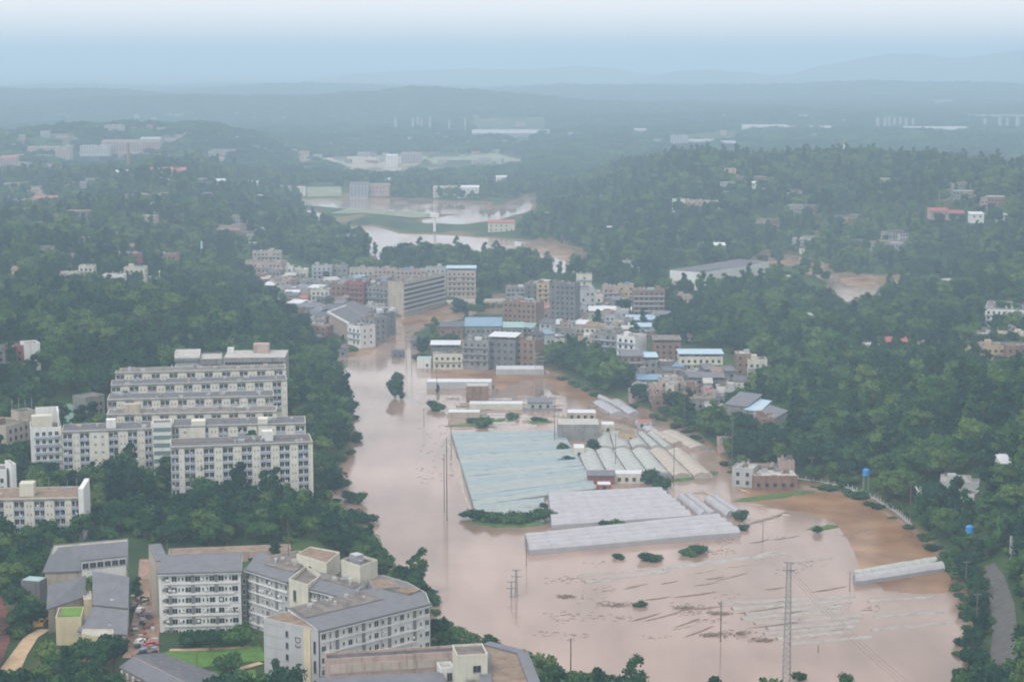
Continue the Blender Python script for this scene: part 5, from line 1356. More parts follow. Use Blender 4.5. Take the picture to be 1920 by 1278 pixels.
for i_, (x, y, L__, lab) in enumerate([(1155, 1133, 16, 'largest raft of driftwood in the middle of the flood'), (1376, 1188, 15, 'curved dark driftwood raft below the leaning pole'), (1060, 1118, 6, 'small dark debris raft left of the large driftwood'), (1333, 1190, 7, 'short dark debris bar left of the curved raft'), (1430, 1200, 8, 'debris patch right of the curved driftwood raft'), (1352, 1150, 8, 'tan debris pile at the foot of the leaning pole'), (1286, 1140, 8, 'flat brown debris patch in front of the field edges')]):
    root = thing('driftwood', lab, 'driftwood', tuple(W(x, y, 0))); rr = random.Random(i_)
    m = MB()
    for t in range(46):
        cx_, cy_ = rr.gauss(0, L__ / 5), rr.gauss(0, L__ / 9); an = rr.gauss(.2, .6); l2 = rr.uniform(.6, 2.6)
        m.tube((cx_ - l2 * math.cos(an) / 2, cy_ - l2 * math.sin(an) / 2, rr.uniform(.0, .35)), (cx_ + l2 * math.cos(an) / 2, cy_ + l2 * math.sin(an) / 2, rr.uniform(.05, .6)), rr.uniform(.06, .22), .05, 5)
    m.build('branches', MUD, root, kind='stuff')
rr = random.Random(502)
for k_ in range(10):
    y = 748 + k_ * 5.6; xa = rr.uniform(842, 900); xb = rr.uniform(940, 1056)
    if k_ in (4, 7): continue
    greenhouse('low pale drowned cover in the upper flooded plots', [(xa, y + 2.4), (xb, y + 1.6), (xb, y - .8), (xa, y)], 1, -.1, .5, [FILM, FILM_G], seed=200 + k_, name='drowned_tunnel', partname='film_cover', ends=False, arch=4, group='low drowned covers in the upper plots')
for k_ in range(30):
    if k_ < 18: x, y = rr.uniform(836, 1050), rr.uniform(742, 808)
    else: x = rr.uniform(1080, 1300); y = 735 + (x - 1080) * .42 + rr.uniform(8, 30)
    an = rr.choice([0, .05, 1.5, -.6]) if k_ < 18 else rr.choice([-.8, .7]); p = W(x, y, 0); L2 = rr.uniform(4, 22)
    t = thing('field_wall', ('low wall stub' if L2 < 12 else 'long low wall') + (' standing in the upper flooded plots' if k_ < 18 else ' between the tree belt and the tunnels'), 'wall', (p.x, p.y, 0), an, 'low walls in the flooded plots' if k_ < 18 else 'low walls by the tree belt')
    m = MB(); m.box(0, -.12, -1, L2, .12, rr.uniform(.3, 1.1)); m.build('wall', [WM['beige'], WM['grey'], PALE][k_ % 3], t)
    m = MB()
    for j_ in range(int(L2 / 3) + 1): m.box(j_ * 3 - .1, -.2, -1, j_ * 3 + .1, .2, 1.5)
    if k_ % 2: m.build('posts', WM['grey'], t, kind='stuff')
rr = random.Random(501)
STR = []
for k_ in range(34):
    x = rr.uniform(835, 1010); y = rr.uniform(742, 806); STR.append((x, y, rr.uniform(20, 90), rr.uniform(-.06, .02), rr.choice([0, 1, 1])))
for k_ in range(14):
    x = rr.uniform(1090, 1260); y = 745 + (x - 1090) * .42 + rr.uniform(-6, 12); STR.append((x, y, rr.uniform(14, 40), .42, rr.choice([0, 1])))
for k_ in range(16): STR.append((rr.uniform(1260, 1470), rr.uniform(905, 985), rr.uniform(10, 40), rr.uniform(-.1, .5), rr.choice([0, 1])))
for k_ in range(12): STR.append((rr.uniform(1060, 1600), rr.uniform(1040, 1200), rr.uniform(20, 70), rr.uniform(-.3, -.12), rr.choice([0, 1])))
for x, y, l_, sl_, c_ in STR:
    o = mound('field_strip', '', [(x, y), (x + l_ / 2, y + sl_ * l_ / 2 + rr.uniform(-.7, .7)), (x + l_, y + sl_ * l_)], rr.uniform(.3, .9), rr.uniform(.12, .4), [MUD, PALE][c_], seed=int(x))
    wh = 'above the net house' if y < 808 and x < 1080 else 'beside the tree belt' if y < 850 else 'right of the film greenhouses' if y < 990 else 'in the open lower flood'
    tag(o, ('dark' if c_ == 0 else 'pale') + ' thin mud strip breaking the water ' + wh, 'mud strip', 'thin mud strips ' + wh)
m = MB(); rr = random.Random(77); CL = [(rr.uniform(1010, 1640), rr.uniform(990, 1195)) for _ in range(38)]
for t in range(520):
    c_ = rr.choice(CL); x = rr.gauss(c_[0], 16); y = rr.gauss(c_[1], 3.2); 
    if y < 1004 and x < 1392: continue
    p = W(x, y, 0); l2 = rr.uniform(.2, .9); an = rr.gauss(.15, .3)
    m.tube((p.x - l2, p.y - l2 * math.sin(an), -.02), (p.x + l2, p.y + l2 * math.sin(an), .08), rr.uniform(.05, .14), .04, 4)
for t in range(700):
    x = rr.uniform(780, 1330); y = rr.uniform(690, 905)
    p = W(x, y, 0); l2 = rr.uniform(.2, 1.0)
    m.tube((p.x - l2, p.y, -.02), (p.x + l2, p.y, .1), rr.uniform(.06, .2), .05, 4)
m.build('floating_debris', MUD, kind='stuff')
# poles and pylons
WOOD = mat('old_pole', (.13, .11, .09), .85, .15, 1)
def pole(px, py, top, label, zb=0, r=.18, arms=1, name='utility_pole'):
    p = hit(px, py) if zb is None else W(px, py, zb)
    h = ztop_at(p.x, p.y, top) - p.z; t = thing(name, label, 'pole', (p.x, p.y, p.z))
    m = MB(); m.tube((0, 0, -3), (0, 0, h), r * 1.15, r * .8, 7); m.build('shaft', WOOD, t)
    for k in range(arms): m = MB(); m.box(-1.1, -.06, h - .7 - k * 1.2, 1.1, .06, h - .56 - k * 1.2); m.build('cross_arm', STEEL, t)
    for s in (-1, 0, 1):
        if arms: m = MB(); m.tube((s, 0, h - .56), (s, 0, h - .25), .06, .05, 5); m.build('insulator', WM['lightgrey'], t)
    return t
for px, py, top, lab, z, r, ar in [(838, 975, 820, 'tall double pole with its long reflection in the river', 0, .2, 2), (833, 960, 850, 'slimmer pole just left of the tall double pole', 0, .16, 1), (795, 800, 765, 'short pole in the river left of the net house', 0, .14, 1), (846, 862, 800, 'pole at the sunken dike above the double pole', 0, .16, 1),
   (1070, 1268, 1196, 'pole with a transformer on the grassy bank at the bottom', .5, .2, 1), (1351, 1202, 1126, 'dark pole among the drowned tunnels', 0, .2, 2), (987, 1060, 1010, 'thin pole at the left end of the longest greenhouse', 0, .14, 0), (1430, 1015, 978, 'thin pole near the mud ridge', 0, .13, 1),
   (1593, 1108, 1070, 'thin pole left of the pale tunnel', 0, .13, 1), (1534, 1222, 1208, 'short stake in the water near the pylon', 0, .13, 0), (1263, 910, 828, 'pole rising in front of the fourth and fifth tunnels', 0, .16, 1), (1040, 830, 742, 'pole left of the pump house', 0, .16, 1),
   (1154, 880, 812, 'pole between the slim tunnels', 0, .16, 1), (1227, 765, 722, 'pale pole in the tree belt', None, .16, 1), (1372, 880, 780, 'pale pole in front of the small pink house', None, .2, 1), (1521, 905, 855, 'pale pole beside the blue tank', None, .2, 1), (1706, 985, 900, 'tall pale pole in the lower right woods', None, .2, 1),
   (1810, 1120, 1050, 'pale pole in the roadside trees, upper one', None, .2, 1), (1830, 1190, 1110, 'pale pole in the roadside trees, lower one', None, .22, 1), (36, 1150, 1130, 'short lamp pole behind the bare slope', None, .14, 0), (255, 1030, 998, 'lamp pole behind the market street', None, .12, 0), (315, 1080, 1012, 'lamp pole at the corner of the white apartment block', None, .14, 0), (370, 1262, 1225, 'lamp pole on the lawn', None, .12, 0), (541, 1045, 975, 'tall lamp pole on the courtyard roof', 27, .14, 0),
   (762, 690, 640, 'thin pole in the river at the town edge', 0, .14, 1), (772, 705, 655, 'second thin pole in the river at the town edge', 0, .14, 1), (819, 735, 690, 'pole beside the small dark tree in the flood', 0, .14, 1), (1283, 800, 735, 'pole in the middle of the tree belt', None, .16, 1)]:
    pole(px, py, top, lab, z, r, ar, 'lamp_post' if 'lamp' in lab else 'utility_pole')
def pylon(px, py, top, w, label, zb=0, panels=12, lt=.05):
    p = W(px, py, zb); h = ztop_at(p.x, p.y, top) - zb; t = thing('pylon', label, 'pylon', (p.x, p.y, zb)); 
    f = lambda k: w / 2 * (1 - .55 * k); C4 = [(-1, -1), (1, -1), (1, 1), (-1, 1)]
    for c in C4:
        m = MB(); m.tube((c[0] * f(0), c[1] * f(0), -3), (c[0] * f(1), c[1] * f(1), h), .085, .07, 5); m.build('leg', STEEL, t)
    m = MB()
    for k in range(panels):
        a, b = k / panels, (k + 1) / panels
        for i in range(4):
            c, d = C4[i], C4[(i + 1) % 4]
            m.tube((c[0] * f(a), c[1] * f(a), h * a), (d[0] * f(b), d[1] * f(b), h * b), lt, lt, 4); m.tube((d[0] * f(a), d[1] * f(a), h * a), (c[0] * f(b), c[1] * f(b), h * b), lt, lt, 4)
            m.tube((c[0] * f(b), c[1] * f(b), h * b), (d[0] * f(b), d[1] * f(b), h * b), lt, lt, 4)
    m.build('lattice', STEEL, t, kind='stuff')
    for z, l in ((h, 3.0), (h - 2.2, 3.6)):
        m = MB(); m.box(-l / 2, -.15, z - .15, l / 2, .15, z + .15); m.build('cross_arm', STEEL, t)
    return t, p, h
pl, pp, ph = pylon(1474, 1300, 1054, 2.3, 'tall lattice pylon standing in the flood at the lower right', panels=22)
pylon(1006, 738, 662, 2.6, 'left lattice pylon of two above the tin shed', panels=8, lt=.025); pylon(1016, 736, 668, 2.4, 'right lattice pylon of two above the tin shed', panels=8, lt=.025)
pylon(968, 1118, 1068, 1.1, 'slim pointed steel tower top in the river, its base drowned', panels=10); pylon(959, 1120, 1090, .6, 'small steel frame beside the slim pointed tower top', panels=6)
# power lines from the pylon
wires = thing('power_line', 'power lines rising from the far right shore to the tall pylon', 'power line', (pp.x, pp.y, 0))
for k in range(4):
    a = Vector((-1.2 + .8 * k, 0, ph - .2)); q = W(1395 + 10 * k, 905 - 4 * k, 12) - Vector((pp.x, pp.y, 0)); m = MB(); prev = a
    for i in range(1, 17):
        s = i / 16; c_ = a.lerp(q, s) - Vector((0, 0, 4 * 2.2 * s * (1 - s))); m.tube(prev, c_, .035, .035, 3); prev = c_
    m.build('wire', WOOD, wires)
for k in range(3):
    a = Vector((-.9 + .9 * k, 0, ph - 2.2)); q = W(1700 + 10 * k, 1290, 6) - Vector((pp.x, pp.y, 0)); m = MB(); prev = a
    for i in range(1, 13):
        s = i / 12; c_ = a.lerp(q, s) - Vector((0, 0, 4 * 1.5 * s * (1 - s))); m.tube(prev, c_, .035, .035, 3); prev = c_
    m.build('wire', WOOD, wires)
# fence along the shore road on the right
fp = [(1482, 896), (1540, 905), (1590, 915), (1640, 935), (1680, 960), (1710, 985)]
FP = [W(x, y, 1.2) for x, y in fp]
fn = thing('shore_fence', 'pale post fence along the right shore behind the brown water', 'fence', (FP[0].x, FP[0].y, 0)); tot = 0
for a, b_ in zip(FP, FP[1:]):
    n = max(1, int((b_ - a).length / 3)); 
    for k in range(n):
        q = a.lerp(b_, k / n) - FP[0]; m = MB(); m.box(q.x - .16, q.y - .16, 0, q.x + .16, q.y + .16, 3.0); m.build('post', WM['lightgrey'], fn)
    m = MB(); d = b_ - a; l_ = d.length; m.obox(((a - FP[0]).x, (a - FP[0]).y), (d.x / l_, d.y / l_), (d.y / l_, -d.x / l_), 0, l_, -.08, .08, .9, 1.9); m.build('rail', WM['lightgrey'], fn)
# blue tanks
for px, py, top, lab in [(1623, 912, 878, 'bright blue water tank on a stand in the woods, upper one'), (1817, 1010, 984, 'bright blue water tank with a domed top, lower one by the road')]:
    p = hit(px, py + 10); h = ztop_at(p.x, p.y, top) - p.z; t = thing('water_tank', lab, 'water tank', tuple(p)); CLEAR.append((p.x, p.y, 5)); CLEAR.append((p.x, p.y - 12, 5))
    for c in ((-1, -1), (1, -1), (1, 1), (-1, 1)):
        m = MB(); m.tube((c[0], c[1], -1), (c[0], c[1], h - 2.8), .1, .1, 5); m.build('leg', STEEL, t)
    m = MB(); m.tube((0, 0, h - 2.79), (0, 0, h - .5), 1.45, 1.45, 14); m.tube((0, 0, h - .499), (0, 0, h), 1.4, .5, 14); m.build('tank', BLUE, t)
# roads, paths and lawns laid on the ground
def ribbon(name, pts, w, m, dz=.22, cross=6, step=2):
    P = []
    for (x, y), ww in zip(pts, w if isinstance(w, list) else [w] * len(pts)): h_ = hit(x, y); P.append((h_.x, h_.y, ww))
    path = []
    for a, b in zip(P, P[1:]):
        n = max(2, int(math.hypot(b[0] - a[0], b[1] - a[1]) / step)); path += [tuple(a[i] + (b[i] - a[i]) * k / n for i in range(3)) for k in range(n)]
    path.append(P[-1]); X = []; Y = []
    for i, p in enumerate(path):
        a, b = path[max(0, i - 2)], path[min(len(path) - 1, i + 2)]; l_ = math.hypot(b[0] - a[0], b[1] - a[1]); nx, ny = -(b[1] - a[1]) / l_, (b[0] - a[0]) / l_
        X.append([p[0] + nx * p[2] * (j / cross - .5) for j in range(cross + 1)]); Y.append([p[1] + ny * p[2] * (j / cross - .5) for j in range(cross + 1)])
        CLEAR.append((p[0], p[1], p[2] / 2 + 1.5))
    X, Y = np.array(X), np.array(Y); Z = hfun(X, Y) + dz
    return link(name, grid_mesh(name, X, Y, Z, m), kind='structure')
ROADM = mat('worn_asphalt', (.10, .095, .09), .9, .2, .4, .2); TAN = mat('tan_earth_path', (.42, .31, .20), .95, .15, .5, .2); PAVE = mat('pinkish_paving', (.26, .17, .13), .9, .25, .5, .2)
LAWN = mat('lawn_grass', (.07, .15, .025), .95, .35, .5, .4); EARTH = mat('red_bare_earth', (.15, .06, .05), .95, .3, .4, .4)
ribbon('market_street', [(276, 1050), (277, 1085), (280, 1120), (276, 1160), (268, 1200), (264, 1235)], [5, 6, 7, 8, 9, 10], PAVE)
ribbon('earth_path', [(-20, 1310), (14, 1270), (36, 1228), (58, 1196), (84, 1180)], [6, 6, 4.5, 4, 3.5], TAN)
ribbon('bare_slope', [(-18, 1120), (-8, 1160), (-10, 1210), (-20, 1250)], [6, 8, 8, 6], EARTH)
ribbon('lawn', [(300, 1248), (360, 1236), (420, 1228), (492, 1222)], 18, LAWN, .2); ribbon('lawn', [(330, 1282), (400, 1276), (480, 1272)], 14, LAWN, .21)
ribbon('garden_path', [(318, 1222), (400, 1220), (470, 1214)], 2.2, TAN, .3); ribbon('garden_path', [(430, 1262), (490, 1245)], 2.2, TAN, .3)
ribbon('shore_road', [(1858, 1300), (1880, 1240), (1884, 1190), (1880, 1140), (1866, 1090), (1850, 1062)], [9, 8, 7, 7, 6, 5], ROADM)
ribbon('sports_ground', [(118, 790), (160, 782)], 26, mat('green_sports_court', (.16, .26, .21), .8, .2, .3), .3)
PADDY = mat('pale_paddy', (.19, .215, .14), .95, .25, .05, .2); BARE = mat('pale_bare_ground', (.30, .27, .21), .95, .2, .05, .2)
ribbon('field', [(625, 306), (700, 300), (800, 298)], 110, BARE, 1.0, 12, 12); ribbon('field', [(800, 300), (890, 298), (975, 300)], 100, PADDY, 1.0, 12, 12)
ribbon('field', [(640, 326), (740, 322), (830, 324)], 60, PADDY, 1.0, 8, 12); ribbon('field', [(575, 362), (640, 360)], 60, PADDY, 1.0, 8, 10)
ribbon('field', [(640, 396), (720, 402), (800, 404)], 30, PADDY, .8, 8, 8); ribbon('field', [(880, 250), (960, 250), (1020, 251)], 120, BARE, 2, 8, 20)
# excavator on the path
p = hit(73, 1178); ex_ = thing('excavator', 'yellow excavator parked at the end of the tan path', 'excavator', (p.x, p.y, p.z), .3)
YEL = mat('machine_yellow', (.55, .32, .03), .5, .1)
for s_ in (-1.1, .6): m = MB(); m.box(-1.8, s_, .1, 1.8, s_ + .5, .9); m.build('track', DARK, ex_)
m = MB(); m.box(-1.6, -1.2, .91, 1.2, 1.2, 2.0); m.build('body', YEL, ex_); m = MB(); m.box(.1, -1.1, 2.01, 1.3, .1, 3.0); c = m.build('cab', YEL, ex_); m = MB(); m.box(.3, -1.13, 2.2, 1.33, .0, 2.8); m.build('window', GLASS, c)
m = MB(); m.tube((1.2, .5, 1.6), (3.2, .5, 3.4), .25, .2); m.tube((3.2, .5, 3.4), (4.4, .5, 1.4), .2, .15); m.build('arm', YEL, ex_); m = MB(); m.box(4.1, .1, .7, 4.8, .9, 1.5); m.build('bucket', DARK, ex_)
def car(px, py, rz, col, label):
    p = hit(px, py); t = thing('parked_car', label, 'car', (p.x, p.y, p.z + .25), rz); m = MB(); m.prism([(-2.1, -.85), (2.1, -.85), (2.1, .85), (-2.1, .85)], .35, .95); m.prism([(-1.4, -.78), (1.0, -.78), (1.0, .78), (-1.4, .78)], .951, 1.45); m.build('body', col, t)
    g = MB(); g.box(-1.25, -.8, 1.0, .85, .8, 1.35); g.build('window', GLASS, t)
    for x in (-1.35, 1.35):
        for y in (-.87, .7): w = MB(); w.tube((x, y, .33), (x, y + .17, .33), .33, .33, 10); w.build('wheel', DARK, t)
WC = mat('car_white', (.7, .7, .7), .3, .03); DC = mat('car_dark', (.04, .045, .06), .3, .03); RC = mat('car_red', (.35, .04, .03), .3, .03)
car(262, 1150, 1.5, WC, 'white car parked where the market street narrows'); car(252, 1146, 1.4, DC, 'dark car left of the white car in the market street'); car(262, 1210, 1.2, WC, 'white car at the near end of the market street'); car(284, 1215, .4, RC, 'red car at the near right corner of the market street'); car(270, 1232, .2, DC, 'dark car nearest to the long gabled roof')
CLEAR += [(W(x, y, 13).x, W(x, y, 13).y, r) for x, y, r in [(10, 1290, 9), (30, 1265, 8), (45, 1235, 8), (60, 1215, 7), (75, 1200, 7), (128, 1222, 6), (110, 1215, 6), (150, 1225, 6), (170, 1240, 6)]]
for k_ in range(26):      # stalls and people sized clutter along the street
    x_, y_ = rr.uniform(250, 292), rr.uniform(1120, 1236); p = hit(x_, y_)
    t = thing('market_stall', ['small dark awning stall', 'small pale crate pile', 'low brown cart', 'small red bench'][k_ % 4] + ' standing in the market street', 'stall', (p.x, p.y, p.z + .2), rr.uniform(0, 3), None); t['group'] = 'stalls in the market street'
    m = MB(); w_ = rr.uniform(.5, 1.5); m.box(-w_, -.5, 0, w_, .5, rr.uniform(.5, 1.0)); m.build('base', [WM['brown'], WM['lightgrey'], DARK, WM['red']][k_ % 4], t)
    m = MB(); m.box(-w_ - .2, -.7, 1.9, w_ + .2, .7, 2.0)
    for a_ in (-1, 1): m.box(a_ * w_ - .04, .45, .0, a_ * w_ + .04, .53, 1.899)
    if k_ % 3 == 0: m.build('awning', [RM['bluetin'], WM['beige'], RM['slate']][k_ % 2], t)
for x, y, r in [(60, 706, 9), (25, 706, 9), (1300, 549, 9), (1350, 546, 9), (1400, 541, 9), (1280, 552, 8), (1860, 625, 14), (1895, 625, 14), (1880, 640, 14), (1915, 640, 12), (1850, 612, 10), (1850, 700, 8), (1880, 700, 8), (1900, 700, 8)]:
    p = hit(x, y); CLEAR.append((p.x, p.y, r))
CLEAR += [(W(x, y, 8).x, W(x, y, 8).y, r) for x, y, r in [(262, 1150, 6), (640, 1080, 6), (720, 1085, 8), (560, 1180, 16)]]
# ------------------------------------------------------------------ trees
CA = np.array(CLEAR)
def cleared(X, Y):
    out = np.zeros(len(X), bool)
    for i in range(0, len(X), 20000):
        x, y = X[i:i + 20000, None], Y[i:i + 20000, None]
        out[i:i + 20000] = (((x - CA[None, :, 0]) ** 2 + (y - CA[None, :, 1]) ** 2) < CA[None, :, 2] ** 2).any(1)
    return out
TOWN = [[(455,478),(530,470),(590,500),(740,508),(890,500),(892,560),(745,610),(700,650),(652,655),(600,650),(545,600),(500,560)],
        [(800,640),(870,590),(945,540),(1120,512),(1190,545),(1250,550),(1240,625),(1440,668),(1440,712),(1370,760),(1330,765),(1230,745),(1170,700),(1120,660),(1040,645),(1000,690),(800,695)],
        [(1245,490),(1445,488),(1445,530),(1250,545)], [(1400,880),(1500,870),(1500,915),(1370,915)],
        [(62,1070),(240,1035),(300,1050),(480,1050),(640,1040),(730,1080),(830,1120),(1000,1200),(1020,1330),(230,1330),(150,1240),(90,1200)],
        [(740,598),(890,575),(960,560),(940,600),(800,640),(770,640)]]
TP = [np.array([(W(x, y, 8).x, W(x, y, 8).y) for x, y in p]) for p in TOWN]
FIELDS = [[(1400,478),(1480,484),(1560,505),(1575,575),(1545,548),(1490,522),(1420,500)], [(550,366),(640,360),(740,364),(900,366),(1010,360),(1010,410),(960,440),(640,430)], [(615,300),(800,286),(985,292),(980,316),(820,330),(640,332)], [(570,372),(640,380),(740,392),(900,400),(1000,400),(960,436),(700,436),(640,424),(600,400)], [(800,372),(900,372),(990,360),(960,392),(820,398)],
          [(880,240),(1030,240),(1030,262),(880,262)], [(560,345),(640,345),(650,375),(560,375)], [(1260,270),(1390,262),(1390,282),(1260,290)]]
FPY = [np.array([(W(x, y, 8).x, W(x, y, 8).y) for x, y in p]) for p in FIELDS]

SPY = [np.array([(W(x, y, 20).x, W(x, y, 20).y) for x, y in [(1470,430),(1600,420),(1750,440),(1760,480),(1560,500),(1480,470)]])]

def put_tree(x, y, kind, s, label, group, sz=1.0, z=None, trunk=True):
    zz = hz(x, y) if z is None else z
    t = thing('bush' if kind == 'bush' else 'tree', label, 'bush' if kind == 'bush' else 'tree', (x, y, zz - .1), rnd.uniform(0, 6.28), group)
    t.scale = (s, s, s * sz)
    if kind == 'bush': link('crown', BUSH, t)
    else:
        link('crown', CROWNS[kind], t)
        if trunk: link('trunk', TRUNKS[{0: 0, 1: 1, 2: 2, 3: 0, 4: 1, 5: 2}[kind]], t)
    return t

# single trees and bushes that stand out
SPECIAL = [
 (740, 745, 4, 1.15, 1.2, 'left tree of the leafy clump standing in the river'), (750, 748, 2, .9, 1.1, 'right slender tree of the leafy clump standing in the river'), (746, 715, 0, .9, 1.0, 'tree at the back of the leafy clump in the river'),
 (813, 765, 'bush', 1.5, 1.0, 'left round bush on the river edge above the poles'), (822, 770, 'bush', 1.4, 1.0, 'right round bush on the river edge above the poles'), (822, 735, 2, .5, .9, 'small dark tree alone in the upper flood'),
 (652, 935, 1, .75, .7, 'dark half drowned tree beyond the long dormitory'), (668, 942, 'bush', 1.8, .9, 'bush right of the half drowned tree'), (640, 915, 'bush', 1.5, 1, 'small bush behind the half drowned tree'), (664, 978, 'bush', 2.2, .8, 'green islet bush below the half drowned tree'), (684, 980, 'bush', 2.0, .75, 'right end bush of the green islet'),
 (628, 1025, 3, .9, .8, 'bright green bank tree left of the cream stair house'), (650, 1022, 0, .9, .8, 'bank tree behind the bright green one'), (694, 1062, 4, .8, .9, 'dark tree behind the taller cream stair house'),
 (820, 1215, 4, .9, .9, 'dark tree at the right corner of the white apartment block'), (838, 1222, 0, .9, .8, 'green tree on the bank right of the dark one'), (850, 1232, 'bush', 2.2, 1, 'bank bush next to the stair house with roof garden'),
 (1533, 1000, 1, .55, .8, 'round bush tree on the islet in the brown water'), (1498, 1274, 'bush', .85, 1.2, 'round drowned bush near the foot of the pylon'), (1586, 1284, 'bush', 1.05, 1.2, 'drowned bush right of the pylon at the bottom edge'),
 (1133, 991, 4, .6, .75, 'bare grey green bush between the two film greenhouses'), (1154, 990, 'bush', 1.5, .8, 'low bush right of the grey green bush'), (1388, 975, 'bush', 1.3, 1.2, 'dark bush at the right end of the film greenhouses'), (1392, 992, 'bush', 1.1, .7, 'second dark bush at the right end of the film greenhouses'),
 (1160, 1046, 'bush', 1.0, .7, 'small bush left of the two wide bushes in the flood'), (1215, 1050, 'bush', 1.5, .7, 'left wide bush in the open flood'), (1229, 1049, 'bush', 1.3, .6, 'low end of the left wide bush'), (1290, 1040, 'bush', 1.4, .6, 'right wide bush in the open flood'), (1308, 1036, 'bush', 1.5, .8, 'taller end of the right wide bush'), (1200, 1136, 'bush', .9, .8, 'small green bush beside the largest driftwood raft'),
 (1056, 846, 0, .75, .9, 'dark tree left of the small cream hut'), (1114, 845, 4, .85, .9, 'dark tree right of the small cream hut'), (1062, 866, 'bush', 1.6, .6, 'low hedge tree under the left dark tree'), (1218, 905, 'bush', 1.8, 1.3, 'bush cluster at the front of the fourth pale tunnel'), (1240, 920, 'bush', 1.8, 1.2, 'bush cluster left of the tunnel pole'), (1020, 955, 4, .5, .8, 'thin dark tree between net house and film greenhouse'),
 (905, 800, 'bush', 2.2, .9, 'dark bush on the dike above the net house'), (960, 785, 'bush', 1.6, .7, 'low bush pair in the pale upper field'), (1010, 790, 'bush', 1.6, .6, 'low bush on the short grassy dike'), (885, 792, 'bush', 1.6, .6, 'low bush on the left grassy dike'),
 (395, 1222, 0, .75, .9, 'lawn tree in front of the white apartment block'), (365, 1212, 'bush', 2, .8, 'left bush on the lawn before the white apartment block'), (440, 1212, 'bush', 2.2, .9, 'right bush on the lawn before the white apartment block'), (215, 1262, 4, 1.15, .9, 'big dark tree hiding the curved cream building'), (200, 1250, 1, .7, .8, 'dark tree left of the street end'), (428, 1262, 'bush', 1.5, 1.3, 'small conical bush on the lawn'),
 (255, 1130, 2, .8, .8, 'dark tree beside the market street'), (704, 478, 2, 1.2, 1.0, 'dark tree standing in the far pool'), (815, 468, 0, .9, 1, 'round tree at the edge of the far pool'), (668, 445, 2, .9, .9, 'slim tree by the white roofed riverside house'), (1605, 562, 0, .5, .8, 'small tree in the brown pool on the right'),
 (792, 672, 4, 1.0, .9, 'dark tree left of the cream terrace, front one'), (800, 655, 0, 1.0, .9, 'dark tree left of the cream terrace, rear one'), (785, 660, 2, .8, .9, 'slender dark tree left of the cream terrace'), (1010, 672, 0, .9, .8, 'leafy tree right of the brown balconied house'), (1075, 600, 0, .8, .8, 'tree under the white balconied house'), (1140, 600, 4, .9, .8, 'garden tree in front of the pink walled house'), (1120, 612, 0, .9, .8, 'garden tree left of the long white tin roof'),
 (876, 605, 2, .8, .8, 'dark tree left of the large blue roof'), (1640, 570, 'bush', 2, 1, 'bush in the brown pool on the right'),
]
for px, py, kd, s, szz, lab in SPECIAL:
    p = W(px, py, 0); z = hz(p.x, p.y)
    if z > .3: p = hit(px, py); z = p.z
    zz_ = max(z, -.3) if z > .3 or kd == 'bush' else -3.2 * s * szz
    put_tree(p.x, p.y, kd, s, lab, None, szz, zz_)
for k in range(14):       # hedge along the dike below the net houses
    p = W(878 + k * 11.5, 972 + 10 * math.sin(math.pi * k / 13), 0)
    put_tree(p.x, p.y, 'bush', 1.3 + .3 * (k % 3), 'dark hedge bush on the dike below the small net house', 'hedge bushes below the small net house', .8, .3)

# drowned growth along the shores
rs2 = random.Random(8); P0 = WATER[0]
for (ax, ay), (bx, by) in zip(P0, P0[1:]):
    if max(ay, by) > 1290 or min(ay, by) < 600: continue
    L_ = math.hypot(bx - ax, by - ay)
    for k in range(int(L_ / 13)):
        t = rs2.random(); x, y = ax + (bx - ax) * t, ay + (by - ay) * t; side = 'left' if x < 1000 and not (y < 720 and x > 780) else 'right'
        x += rs2.uniform(-1, 6) * (1 if side == 'left' else -1); p = W(x, y + rs2.uniform(-1, 2), 0)
        if float(water_dist(np.array([p.x]), np.array([p.y]))[0]) < -1.5: continue
        if cleared(np.array([p.x]), np.array([p.y]))[0]: continue
        put_tree(p.x, p.y, 'bush', rs2.uniform(.5, 1.5), 'half drowned bush on the %s shore' % side + (' near the town' if y < 760 else ' along the middle flood' if y < 980 else ' at the lower flood'), 'half drowned bushes on the %s shore' % side + (' near the town' if y < 760 else ' along the middle flood' if y < 980 else ' at the lower flood'), rs2.uniform(.5, .9), -.5)

# scattered woods: the nearest ones as single trees, the rest as one woodland
cand = []
rs = np.random.RandomState(42)
def scatter(y0, y1, step, jit):
    ys = np.arange(y0, y1, step); P = []
    for y in ys:
        w = .40 * y; xs = np.arange(-w, w, step)
        P.append(np.stack([xs + rs.uniform(-jit, jit, len(xs)) * step, np.full(len(xs), y) + rs.uniform(-jit, jit, len(xs)) * step], 1))
    P = np.concatenate(P); X, Y = P[:, 0], P[:, 1]
    wd = water_dist(X, Y); keep = wd < -2.0
    X, Y = X[keep], Y[keep]
    td = water_dist(X, Y, TP)
    dens = np.where(td > 0, np.where(Y > 950, .035, .10), 1.0)
    fd = water_dist(X, Y, FPY); dens = np.where(fd > 0, .0, dens)
    sd_ = water_dist(X, Y, SPY); dens = np.where(sd_ > 0, .40, dens)
    op = fbm(X / 90, Y / 90, 3, 55)
    dens = np.where((op > .57) & (Y > 1050), dens * .45, dens)
    op2 = fbm(X / 300, Y / 500, 3, 77); dens = np.where((op2 > .57) & (Y > 1900), dens * .5, dens)
    keep = (rs.rand(len(X)) < dens); X, Y = X[keep], Y[keep]
    keep = ~cleared(X, Y); return X[keep], Y[keep]
nx, ny = scatter(430, 1150, 5.6, .45)
mx_, my_ = scatter(1150, 2500, 8.0, .45)
fx_, fy_ = scatter(2500, 9500, 24.0, .5)
nz_, mz_, fz_ = hfun(nx, ny), hfun(mx_, my_), hfun(fx_, fy_)
